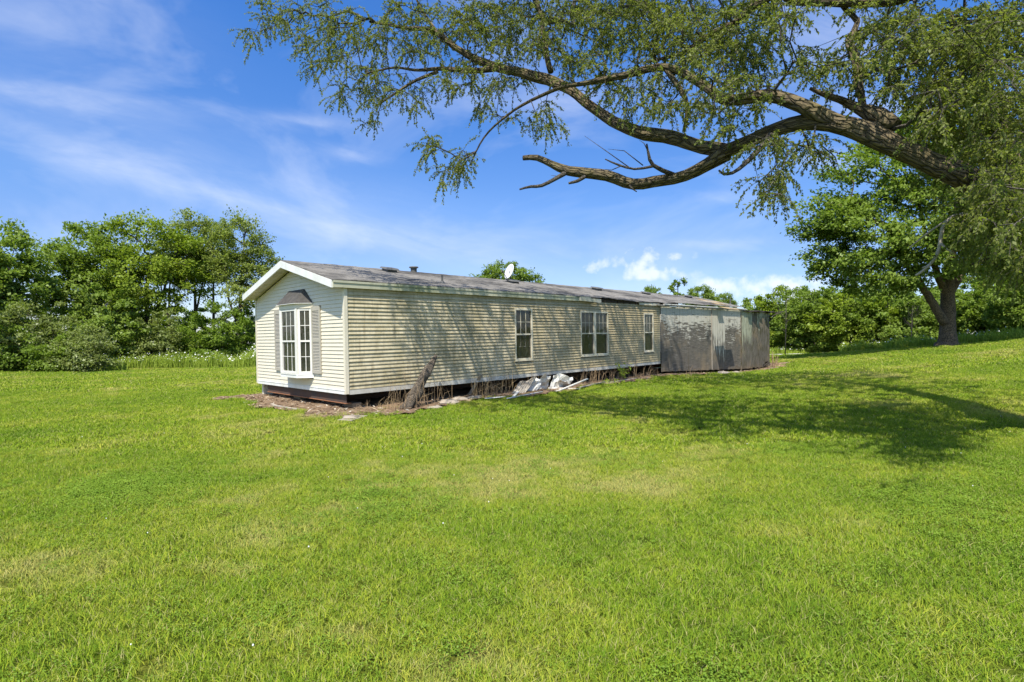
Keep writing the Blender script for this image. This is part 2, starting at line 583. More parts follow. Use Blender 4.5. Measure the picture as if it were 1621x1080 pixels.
        c = T.mix(T.math('MULTIPLY', low, 0.65), c, (0.21, 0.14, 0.065))
        T.l.new(c, b.inputs['Base Color'])
        b.inputs['Roughness'].default_value = 0.9
        b.inputs['Specular IOR Level'].default_value = 0.15
        bump(T, b, T.math('ADD', peel, grain), 0.4, 0.012)
    # asphalt shingles: courses along the slope with random tabs
    m, T, b = mat('shingles')
    p = opos(T)
    br = T.add('ShaderNodeTexBrick')
    T.put(br.inputs['Vector'], T.mapping(p, rot=(0, 0, math.pi / 2), scale=(1, 1, 1)))
    br.inputs['Scale'].default_value = 1.0
    br.inputs['Brick Width'].default_value = 0.3
    br.inputs['Row Height'].default_value = 0.135
    br.inputs['Mortar Size'].default_value = 0.006
    br.inputs['Color1'].default_value = (0.170, 0.158, 0.138, 1)
    br.inputs['Color2'].default_value = (0.245, 0.228, 0.200, 1)
    br.inputs['Mortar'].default_value = (0.06, 0.055, 0.05, 1)
    gr = T.noise(p, 60, 3, 0.7)
    c = T.mix(0.35, br.outputs[0], T.mix(gr, (0.11, 0.102, 0.09), (0.30, 0.28, 0.25)))
    alg = T.ramp(T.math('ADD', T.math('MULTIPLY', T.noise(T.mapping(p, scale=(1.0, 0.45, 1)), 0.9, 6, 0.65), 0.8), T.math('MULTIPLY', T.noise(p, 5, 4, 0.7), 0.25)), [(0.50, 0.0), (0.62, 1.0)])
    c = T.mix(T.math('MULTIPLY', alg, 0.8), c, (0.045, 0.043, 0.04))
    T.l.new(c, b.inputs['Base Color'])
    b.inputs['Roughness'].default_value = 0.95
    b.inputs['Specular IOR Level'].default_value = 0.08
    bump(T, b, T.math('ADD', br.outputs[1], T.math('MULTIPLY', gr, 0.6)), 0.5, 0.012)
    # glass: dark reflections over a see-through pane
    m, T, b = mat('glass')
    T.n.remove(b)
    tr = T.add('ShaderNodeBsdfTransparent')
    tr.inputs[0].default_value = (0.55, 0.59, 0.52, 1)
    gl = T.add('ShaderNodeBsdfGlossy')
    gl.inputs['Roughness'].default_value = 0.03
    gp = wpos(T)
    wb = T.add('ShaderNodeBump')
    wb.inputs['Strength'].default_value = 0.25
    wb.inputs['Distance'].default_value = 0.02
    T.l.new(T.noise(gp, 3.0, 3), wb.inputs['Height'])
    T.l.new(wb.outputs[0], gl.inputs['Normal'])
    fr = T.add('ShaderNodeFresnel')
    fr.inputs[0].default_value = 1.6
    mx = T.add('ShaderNodeMixShader')
    T.l.new(fr.outputs[0], mx.inputs[0])
    T.l.new(tr.outputs[0], mx.inputs[1])
    T.l.new(gl.outputs[0], mx.inputs[2])
    du = T.add('ShaderNodeBsdfDiffuse')
    du.inputs[0].default_value = (0.30, 0.29, 0.22, 1)
    md = T.add('ShaderNodeMixShader')
    T.l.new(T.math('MULTIPLY', T.ramp(T.noise(gp, 5.0, 5, 0.7), [(0.3, 0.15), (0.75, 1.0)]), 0.22), md.inputs[0])
    T.l.new(mx.outputs[0], md.inputs[1])
    T.l.new(du.outputs[0], md.inputs[2])
    T.l.new(md.outputs[0], T.n['Material Output'].inputs[0])
    # soil and thatch under the blades
    m, T, b = mat('lawn_soil')
    p = wpos(T)
    lc = lawn_color(T)
    fine = T.noise(p, 38, 4, 0.7)
    c = T.mix(T.ramp(fine, [(0.35, 0.0), (0.65, 1.0)]), T.mix(1.0, lc, (0.20, 0.22, 0.2), 'MULTIPLY'), T.mix(1.0, lc, (0.45, 0.45, 0.45), 'MULTIPLY'))
    T.l.new(c, b.inputs['Base Color'])
    b.inputs['Roughness'].default_value = 1.0
    b.inputs['Specular IOR Level'].default_value = 0.1
    bump(T, b, T.math('ADD', fine, T.noise(p, 12, 4, 0.6)), 0.8, 0.05)
    # blades
    m, T, b = mat('grass_blade')
    T.n.remove(b)
    lc = lawn_color(T)
    g = T.add('ShaderNodeNewGeometry')
    r = g.outputs['Random Per Island']
    oi = T.add('ShaderNodeObjectInfo')
    lc = T.mix(T.math('MULTIPLY_ADD', r, 0.8, -0.15, clamp=True), T.mix(1.0, lc, (0.50, 0.66, 0.65), 'MULTIPLY'), T.mix(1.0, lc, (1.6, 1.42, 1.5), 'MULTIPLY'))
    lc = T.mix(T.ramp(T.math('FRACT', T.math('MULTIPLY', r, 23.7)), [(0.89, 0.0), (0.93, 0.7)]), lc, (0.44, 0.39, 0.17))
    nrm = T.vmath('NORMALIZE', T.vmath('ADD', T.vmath('MULTIPLY', g.outputs['Normal'], (0.6, 0.6, 0.6)), (0.0, 0.0, 0.45)))
    d = T.add('ShaderNodeBsdfDiffuse')
    T.l.new(lc, d.inputs[0])
    T.l.new(nrm, d.inputs['Normal'])
    t = T.add('ShaderNodeBsdfTranslucent')
    T.l.new(T.mix(1.0, lc, (1.1, 1.2, 0.5), 'MULTIPLY'), t.inputs[0])
    mx = T.add('ShaderNodeMixShader')
    mx.inputs[0].default_value = 0.25
    T.l.new(d.outputs[0], mx.inputs[1])
    T.l.new(t.outputs[0], mx.inputs[2])
    T.l.new(mx.outputs[0], T.n['Material Output'].inputs[0])
    # bare earth with straw
    m, T, b = mat('dirt')
    p = wpos(T)
    n = T.noise(p, 3.0, 6, 0.7)
    s = T.noise(T.mapping(p, scale=(1, 2.2, 1)), 22, 5, 0.7)
    c = T.ramp(n, [(0.3, (0.10, 0.060, 0.034)), (0.5, (0.20, 0.125, 0.070)), (0.7, (0.30, 0.21, 0.13))])
    c = T.mix(T.ramp(s, [(0.52, 0.0), (0.66, 0.8)]), c, (0.36, 0.27, 0.16))
    T.l.new(c, b.inputs['Base Color'])
    b.inputs['Roughness'].default_value = 1.0
    bump(T, b, T.math('ADD', n, s), 0.9, 0.04)
    # leaves and bark
    leaf_mat('leaf_elm', (0.105, 0.135, 0.028), (0.285, 0.315, 0.078), 0.56, 0.7, 0.08, lift=0.0)
    leaf_mat('leaf_maple', (0.105, 0.165, 0.026), (0.250, 0.335, 0.056), 0.44, 0.45, 0.1)
    leaf_mat('leaf_lime', (0.125, 0.190, 0.020), (0.310, 0.385, 0.044), 0.44, 0.4, 0.1)
    leaf_mat('leaf_deep', (0.090, 0.150, 0.018), (0.225, 0.310, 0.042), 0.42, 0.4, 0.1)
    leaf_mat('leaf_olive', (0.115, 0.150, 0.034), (0.255, 0.300, 0.080), 0.40, 0.6, 0.2)
    leaf_mat('leaf_poplar', (0.125, 0.170, 0.034), (0.300, 0.350, 0.085), 0.44, 0.4, 0.1)
    leaf_mat('leaf_weed', (0.140, 0.210, 0.024), (0.340, 0.420, 0.060), 0.4, 0.5, 0.1)
    furrow_mat('bark_elm', (0.026, 0.019, 0.011), (0.225, 0.172, 0.092), (0.135, 0.115, 0.035))
    bark_mat('bark_grey', (0.040, 0.034, 0.026), (0.175, 0.150, 0.115), 2.5)
    bark_mat('bark_maple', (0.032, 0.024, 0.015), (0.215, 0.155, 0.090), 0.9)
    bark_mat('bark_thin', (0.035, 0.028, 0.020), (0.120, 0.100, 0.075), 1.5)


make_materials()
M = MATS

# ------------------------------------------------------------------ terrain
_ctrl = []


def _c(x, y, z):
    _ctrl.append((x, y, z))


_c(CAM[0], CAM[1], -0.08)
for px, dp, z in ((810, 3, -0.09), (300, 5, -0.08), (1350, 5, 0.0), (0, 28, -0.04), (200, 33, -0.11), (400, 34, 0.0), (-200, 20, -0.05), (0, 60, -0.1),
                  (300, 65, 0.0), (0, 12, -0.05), (1220, 45, 0.50), (1300, 45, 0.62), (1400, 36, 1.08), (1500, 30, 1.34), (1621, 28, 1.62),
                  (1750, 26, 1.9), (1500, 50, 1.5), (1200, 65, 0.55), (1600, 16, 0.75), (1240, 30, 0.36), (700, 60, 0.2), (1000, 60, 0.35),
                  (900, 8.5, -0.07), (1150, 9, 0.05), (1250, 18, 0.28), (1621, 8, 0.22)):
    x_, y_ = flat(px, dp)
    _c(x_, y_, z)
for y_, z in ((0, 0.0), (7, 0.10), (13.6, 0.22), (18.3, 0.10), (21.8, 0.05), (23.2, 0.05), (25.9, 0.18)):
    _c(0.3, y_, z)
    _c(-4.6, y_, z * 0.6)
_c(0.3, -8, -0.06)
_c(-6, -3, -0.03)
CT = np.array(_ctrl)
CEN = np.array([0.0, 12.0])


def _phi(r2):
    return 0.5 * r2 * np.log(r2 + 1e-9)


def _solve():
    n = len(CT)
    d2 = ((CT[:, None, :2] - CT[None, :, :2]) ** 2).sum(-1)
    A = np.zeros((n + 3, n + 3))
    A[:n, :n] = _phi(d2) + np.eye(n) * 1.5
    A[:n, n] = 1
    A[:n, n + 1:] = CT[:, :2]
    A[n:, :n] = A[:n, n:].T
    return np.linalg.solve(A, np.concatenate([CT[:, 2], [0, 0, 0]]))


TW = _solve()


def ground(x, y):
    x = np.atleast_1d(np.asarray(x, float))
    y = np.atleast_1d(np.asarray(y, float))
    dx, dy = x - CEN[0], y - CEN[1]
    r = np.hypot(dx, dy)
    k = np.where(r > 62, 62 / np.maximum(r, 1e-6), 1.0)
    qx, qy = CEN[0] + dx * k, CEN[1] + dy * k
    out = np.zeros_like(qx)
    n = len(CT)
    for i in range(n):
        out += TW[i] * _phi((qx - CT[i, 0]) ** 2 + (qy - CT[i, 1]) ** 2)
    return out + TW[n] + TW[n + 1] * qx + TW[n + 2] * qy


def gz(x, y):
    return float(ground(x, y)[0])


def build_ground():
    n = 320
    t = np.linspace(-1, 1, n)
    s = np.sinh(t * 7.0) / np.sinh(7.0) * 2500
    X, Y = np.meshgrid(s + 3, s + 4)
    Z = ground(X.ravel(), Y.ravel())
    v = np.stack([X.ravel(), Y.ravel(), Z], -1)
    i = np.arange(n * n).reshape(n, n)
    f = np.stack([i[:-1, :-1].ravel(), i[:-1, 1:].ravel(), i[1:, 1:].ravel(), i[1:, :-1].ravel()], -1)
    o = link('ground', np_mesh('ground', v, f), M['lawn_soil'], smooth=True)
    tag(o, 'mown green lawn rising gently towards the big maple', 'lawn', kind='structure')


build_ground()

# bare strip of earth round the foot of the home: outline distance from the wall, varying along it
def in_dirt(x, y):
    """numpy mask of points on the bare strip"""
    e = 0.98 + 0.24 * np.sin(y * 1.3 + 0.5) + 0.16 * np.sin(y * 3.1) + 0.08 * np.sin(y * 9.7)
    long_side = (x > -5.2) & (x < e) & (y > -0.35) & (y < 27.2)
    front = (x > -5.3) & (x < 0.95) & (y > -1.02 - 0.18 * np.sin(x * 2.3) - 0.1 * np.sin(x * 5.1)) & (y <= 0.5)
    return long_side | front


def build_dirt():
    xs = np.linspace(-5.6, 2.2, 110)
    ys = np.concatenate([np.linspace(-1.7, 8, 130), np.linspace(8.15, 28.5, 120)])
    X, Y = np.meshgrid(xs, ys)
    m = in_dirt(X, Y)
    rng = np.random.default_rng(3)
    Z = ground(X.ravel(), Y.ravel()).reshape(X.shape) + 0.018 + 0.03 * rng.random(X.shape)
    hump = np.array([[mnoise.noise((x * 1.1, y * 1.1, 0.0)) for x in xs] for y in ys])
    Z += 0.05 * np.clip(hump, 0, 1)
    idx = np.arange(X.size).reshape(X.shape)
    q = m[:-1, :-1] & m[1:, 1:] & m[:-1, 1:] & m[1:, :-1]
    f = np.stack([idx[:-1, :-1][q], idx[:-1, 1:][q], idx[1:, 1:][q], idx[1:, :-1][q]], -1)
    v = np.stack([X.ravel(), Y.ravel(), Z.ravel()], -1)
    o = link('bare_earth', np_mesh('bare_earth', v, f), M['dirt'], smooth=True)
    tag(o, 'strip of bare brown earth along the foot of the mobile home', 'earth', kind='structure')


build_dirt()

# ------------------------------------------------------------------ the mobile home
HW, HL, HH = 4.89, 25.9, 2.30           # width, length, wall height above the bottom band
ROOF_L = 22.1
TILT = 0.0232
SL = 0.265                              # roof slope
CH = 0.0855                             # siding course
HZ0 = 0.36
house = empty('mobile_home', (0, 0, HZ0), (TILT, 0, 0))
tag(house, 'long derelict cream mobile home raised on blocks beneath the overhanging limb', 'mobile home')


def h_local(p):
    """world point to the home's own axes"""
    v = Vector(p) - Vector((0, 0, HZ0))
    c, s = math.cos(TILT), math.sin(TILT)
    return Vector((v.x, c * v.y + s * v.z, -s * v.y + c * v.z))


def h_ray(px, py):
    a = h_local(CAM)
    b = h_local(at(px, py, 10.0))
    return a, (b - a)


def on_wall(px, py, x=0.0):
    a, d = h_ray(px, py)
    return a + d * ((x - a.x) / d.x)


def roof_z(x):
    return 2.465 + SL * (min(0.09 - x, HW + 0.09 + x))


def on_roof(px, py):
    a, d = h_ray(px, py)
    # plane z = 2.465 + SL*(0.09 - x)
    t = (2.465 + SL * 0.09 - SL * a.x - a.z) / (d.z + SL * d.x)
    return a + d * t


LONG_OPEN = [(5.25, 6.00, 0.50, 1.99), (8.35, 9.94, 0.50, 1.98), (12.33, 13.05, 0.51, 1.98)]
BAY = dict(xl=-2.90, fl=-2.64, fr=-1.763, xr=-1.50, p=0.263, z0=0.33, z1=2.04)


def wall_strips(y0, y1, z0, z1, opens):
    """rectangles of a wall left over round its openings"""
    out, c = [], y0
    for a, b, q0, q1 in sorted(opens):
        if a > c:
            out.append((c, a, z0, z1))
        out.append((a, b, z0, q0))
        out.append((a, b, q1, z1))
        c = b
    if c < y1:
        out.append((c, y1, z0, z1))
    return out


def build_walls():
    m = MB()
    for a, b, q0, q1 in wall_strips(0.0, 13.6, 0.0, HH, LONG_OPEN):
        m.box(-0.10, -0.001, a + 0.0, b, q0, q1)
    long_wall = m.build('side_wall', M['room_dark'], house)
    m = MB()
    for a, b, q0, q1 in wall_strips(-HW, -0.101, 0.0, HH, [(BAY['xl'], BAY['xr'], BAY['z0'], BAY['z1'])]):
        m.box(a, b, 0.001, 0.10, q0, q1)
    m.prism([(-HW, HH + .001), (-0.1, HH + .001), (-HW / 2, HH + SL * HW / 2 - 0.02)], 1, 0.001, 0.10)
    gable = m.build('gable_wall', M['room_dark'], house)
    m = MB()
    m.box(-HW - 0.02, -HW + 0.08, 0.11, HL, -0.75, HH)  # carried below the floor as unseen skirting, added to block light underneath
    m.build('rear_wall', M['siding_gable'], house)
    m = MB()
    m.box(-HW + 0.09, -0.0, 25.75, 25.85, -0.8, HH - 0.1)
    m.build('end_wall', M['char'], house)
    m = MB()
    m.box(-HW + 0.09, -0.11, 0.11, HL - .2, 0.02, 0.12)
    m.build('floor_deck', M['underbelly'], house)
    m = MB()
    m.box(-HW + 0.09, -0.11, 0.11, ROOF_L - .1, HH - 0.03, HH - 0.005)
    m.build('ceiling_board', M['room_dark'], house)
    # siding courses on the long side, cut at the windows
    z = 0.10
    rs = random.Random(4)
    while z < HH - 0.02:
        top = min(z + CH, HH + 0.01)
        zc = (z + top) / 2
        cuts = [(a, b) for a, b, q0, q1 in LONG_OPEN if q0 - 0.03 < zc < q1 + 0.03]
        spans, c = [], 0.055
        for a, b in cuts:
            spans.append((c, a - 0.005))
            c = b + 0.005
        spans.append((c, 13.585))
        joints = sorted(rs.uniform(1.2, 12.8) for _ in range(3))
        cut = []
        for a, b in spans:
            for q in joints:
                if a + .5 < q < b - .5:
                    cut.append((a, q - .0015))
                    a = q + .0015
            cut.append((a, b))
        for a, b in cut:
            j = rs.uniform(-0.004, 0.003)
            o = MB().prism([(0.0, z), (0.029 + j, z), (0.030 + j, z + 0.012), (0.006, top), (0.0, top)], 1, a, b)
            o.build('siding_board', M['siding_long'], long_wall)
        z += CH
    # courses on the gable, cut at the bay and by the roof slope
    z = 0.10
    while z < HH + SL * HW / 2 - 0.03:
        top = z + CH

        def inset(q):
            return max(0.0, (q - HH - 0.01) / SL)
        i0, i1 = inset(z), inset(top)
        x0, x1, X0, X1 = -HW + 0.05 + i0, -0.055 - i0, -HW + 0.05 + i1, -0.055 - i1
        if X1 <= X0:
            X0 = X1 = -HW / 2
        zc = (z + top) / 2
        spans = [((x0, X0), (x1, X1))]
        if BAY['z0'] - 0.02 < zc < BAY['z1'] + 0.02:
            spans = [((x0, X0), (BAY['xl'], BAY['xl'])), ((BAY['xr'], BAY['xr']), (x1, X1))]
        for (a0, a1), (b0, b1) in spans:
            m = MB()
            m.hexa([(a0, -0.020, z), (b0, -0.020, z), (b0, 0, z), (a0, 0, z),
                    (a1, -0.005, top), (b1, -0.005, top), (b1, 0, top), (a1, 0, top)])
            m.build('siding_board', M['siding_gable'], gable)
        z += CH
    # bottom bands and corner posts
    for a, b, nm in ((-HW, -3.02, 'white_trim'), (-3.016, -0.0, 'white_trim')):
        MB().box(a, b - 0.002, -0.022, -0.001, 0.0, 0.098).build('bottom_band', M[nm], house)
        MB().box(a, b - 0.002, -0.030, -0.0225, 0.075, 0.092).build('drip_edge', M[nm], house)
    ys = [0.06, 2.9, 5.7, 8.6, 11.3, 13.58]
    for k in range(5):
        dz = random.uniform(-0.012, 0.006)
        MB().box(0.001, 0.022 + 0.004 * (k % 2), ys[k], ys[k + 1] - 0.006, dz, 0.098).build('bottom_band', M['skirt_band'], house)
    MB().box(-0.045, 0.036, -0.028, 0.0, 0.012, HH - 0.005).box(0.001, 0.036, 0.001, 0.05, 0.012, HH - 0.005).build('corner_post', M['corner_trim'], house)
    MB().box(-HW - 0.028, -HW + 0.045, -0.028, 0.0, 0.01, HH - 0.005).build('corner_post', M['corner_trim'], house)


def window_on(parent_name, O, U, N, w, z0, z1, cols, mframe, rows=2, inner=None, depth=0.04, label=None, dim=False):
    """sash window on any upright plane: frame, meeting rail, muntins, panes, and what hangs behind"""
    O, U, N = Vector(O), Vector(U).normalized(), Vector(N).normalized()
    Z = Vector((0, 0, 1))

    def hexa(m, u0, u1, q0, q1, d0, d1):
        P = lambda u, q, d: O + U * u + Z * q + N * d
        m.hexa([P(u0, q0, d0), P(u1, q0, d0), P(u1, q0, d1), P(u0, q0, d1), P(u0, q1, d0), P(u1, q1, d0), P(u1, q1, d1), P(u0, q1, d1)])
        return m
    fw = 0.052
    m = MB()
    hexa(m, 0, fw, z0, z1, -0.03, depth)
    hexa(m, w - fw, w, z0, z1, -0.03, depth)
    hexa(m, fw, w - fw, z1 - fw, z1, -0.03, depth - 0.002)
    hexa(m, fw, w - fw, z0, z0 + fw, -0.03, depth - 0.002)
    win = m.build('window', mframe, house, bevel=0.004)
    if label:
        win['label'] = label
    zm = (z0 + z1) / 2
    hexa(MB(), fw, w - fw, zm - 0.02, zm + 0.02, -0.012, depth - 0.008).build('meeting_rail', mframe, win)
    sill = MB()
    hexa(sill, -0.02, w + 0.02, z0 - 0.03, z0 - 0.002, -0.02, depth + 0.02)
    sill.build('sill', mframe, win)
    for s0, s1, dd in ((z0 + fw, zm - 0.02, -0.01), (zm + 0.02, z1 - fw, 0.004)):
        cw = (w - 2 * fw) / cols
        rh = (s1 - s0) / rows
        mm = M['shutter'] if dim and dd < 0 else mframe
        for k in range(1, cols):
            hexa(MB(), fw + k * cw - 0.007, fw + k * cw + 0.007, s0, s1, dd - 0.006, dd + (-0.001 if mm is not mframe else 0.008)).build('muntin', mm, win)
        for k in range(1, rows):
            hexa(MB(), fw, w - fw, s0 + k * rh - 0.007, s0 + k * rh + 0.007, dd - 0.005, dd + (-0.0012 if mm is not mframe else 0.0065)).build('muntin', mm, win)
        for a in range(cols):
            for b in range(rows):
                P = lambda u, q, d: O + U * u + Z * q + N * d
                t = random.uniform(-0.002, 0.002)
                MB().poly([P(fw + a * cw, s0 + b * rh, dd), P(fw + (a + 1) * cw, s0 + b * rh, dd + t),
                           P(fw + (a + 1) * cw, s0 + (b + 1) * rh, dd), P(fw + a * cw, s0 + (b + 1) * rh, dd + t)]).build('pane', M['glass'], win)
    if inner:
        nm, mt, q0, q1, dep = inner
        m = MB()
        n = 26
        P = lambda u, q, d: O + U * u + Z * q + N * d
        for k in range(n):
            u0, u1 = 0.03 + (w - 0.06) * k / n, 0.03 + (w - 0.06) * (k + 1) / n
            d0, d1 = -dep + 0.02 * math.sin(k * 1.9), -dep + 0.02 * math.sin((k + 1) * 1.9)
            m.poly([P(u0, q0, d0), P(u1, q0, d1), P(u1, q1, d1), P(u0, q1, d0)])
        m.build(nm, mt, win)
    return win


def build_windows():
    wm = M['window_white']
    ct = M['cream_trim']
    a, b, q0, q1 = LONG_OPEN[0]
    window_on('w', (0, a, 0), (0, 1, 0), (1, 0, 0), b - a, q0, q1, 3, ct, dim=True)
    a, b, q0, q1 = LONG_OPEN[1]
    h = (b - a) / 2
    window_on('w', (0, a, 0), (0, 1, 0), (1, 0, 0), h - 0.012, q0, q1, 3, ct, dim=True)
    window_on('w', (0, a + h + 0.012, 0), (0, 1, 0), (1, 0, 0), h - 0.012, q0, q1, 3, ct, dim=True, inner=('curtain', M['curtain'], 1.2, 1.96, 0.15))
    MB().box(-0.02, 0.03, a + h - 0.011, a + h + 0.011, q0, q1).build('mullion', M['white_trim'], house)
    a, b, q0, q1 = LONG_OPEN[2]
    window_on('w', (0, a, 0), (0, 1, 0), (1, 0, 0), b - a, q0, q1, 3, ct, dim=True, inner=('blind', M['blind'], 1.22, 1.95, 0.05))
    # bay window on the gable
    B = BAY
    p, z0, z1 = B['p'], B['z0'], B['z1']
    cur = ('curtain', M['curtain'], z0 + 0.1, z1 - 0.08, 0.07)
    window_on('w', (B['fl'] + 0.03, -p, 0), (1, 0, 0), (0, -1, 0), B['fr'] - B['fl'] - 0.06, z0 + 0.07, z1 - 0.11, 3, wm, inner=cur, depth=0.025)
    v = Vector((B['xr'] - B['fr'], p, 0))
    n = Vector((v.y, -v.x, 0)).normalized()
    u = v.normalized()
    window_on('w', Vector((B['fr'], -p, 0)) + u * 0.03, u, n, v.length - 0.05, z0 + 0.07, z1 - 0.11, 2, wm, inner=cur, depth=0.025)
    v2 = Vector((B['fl'] - B['xl'], -p, 0))
    n2 = Vector((v2.y, -v2.x, 0)).normalized()
    window_on('w', Vector((B['xl'], 0, 0)) + v2.normalized() * 0.02, v2, n2, v2.length - 0.05, z0 + 0.07, z1 - 0.11, 2, wm, inner=cur, depth=0.025)
    out = [(B['xl'], -0.001), (B['fl'], -p), (B['fr'], -p), (B['xr'], -0.001)]

    def slab(poly, a, b):
        m = MB()
        n_ = len(poly)
        m.v += [(x, y, a) for x, y in poly] + [(x, y, b) for x, y in poly]
        m.f += [tuple(range(n_))[::-1], tuple(range(n_, 2 * n_))]
        m.f += [(k, (k + 1) % n_, n_ + (k + 1) % n_, n_ + k) for k in range(n_)]
        return m
    grow = [(B['xl'] - 0.03, -0.02), (B['fl'] - 0.02, -p - 0.035), (B['fr'] + 0.02, -p - 0.035), (B['xr'] + 0.04, -0.02)]
    bay = slab(grow, z0 - 0.03, z0 + 0.068).build('bay_seat', M['white_trim'], house)
    slab(grow, z1 - 0.108, z1 + 0.0).build('bay_head', M['corner_trim'], house)
    for x, y in ((B['fl'], -p - 0.008), (B['fr'], -p - 0.008)):
        MB().box(x - 0.034, x + 0.034, y - 0.024, y + 0.03, z0 + 0.07, z1 - 0.11).build('bay_post', wm, house, bevel=0.004)
    MB().box(B['xr'] - 0.03, B['xr'] + 0.02, -0.05, -0.012, z0 + 0.07, z1 - 0.11).build('bay_post', wm, house)
    # little hipped roof of the bay
    e = [(-2.98, -0.02), (-2.70, -p - 0.09), (-1.70, -p - 0.09), (-1.42, -0.02)]
    zb, zt = z1 + 0.012, 2.41
    TL, TR = (-2.72, -0.022, zt), (-1.86, -0.022, zt)
    m = MB()
    E_ = [(x, y, zb) for x, y in e]
    m.poly([E_[0], E_[1], TL]).poly([E_[1], E_[2], TR, TL]).poly([E_[2], E_[3], TR]).poly([E_[3], E_[2], E_[1], E_[0]])
    m.build('bay_roof', M['hood_shingle'], house)
    slab([(x, y) for x, y in e], z1 + 0.001, z1 + 0.011).build('bay_roof_edge', M['white_trim'], house)
    # louvred shutters
    for x0, x1 in ((-3.58, -3.14), (-1.475, -1.06)):
        m = MB()
        zb, zt = 0.41, 1.97
        m.box(x0, x0 + 0.05, -0.052, -0.02, zb, zt).box(x1 - 0.05, x1, -0.052, -0.02, zb, zt)
        for a, b in ((zb, zb + 0.07), (1.14, 1.21), (zt - 0.11, zt)):
            m.box(x0 + 0.05, x1 - 0.05, -0.051, -0.021, a, b)
        sh = m.build('shutter', M['shutter'], house)
        m = MB()
        for a, b in ((zb + 0.07, 1.14), (1.21, zt - 0.11)):
            k = int((b - a) / 0.034)
            for i in range(k):
                q = a + (i + 0.5) * (b - a) / k
                m.hexa([(x0 + .05, -0.049, q - .015), (x1 - .05, -0.049, q - .015), (x1 - .05, -0.043, q - .015), (x0 + .05, -0.043, q - .015),
                        (x0 + .05, -0.030, q + .017), (x1 - .05, -0.030, q + .017), (x1 - .05, -0.024, q + .017), (x0 + .05, -0.024, q + .017)])
        lv = m.build('louvers', M['shutter'], sh)
        lv['kind'] = 'stuff'


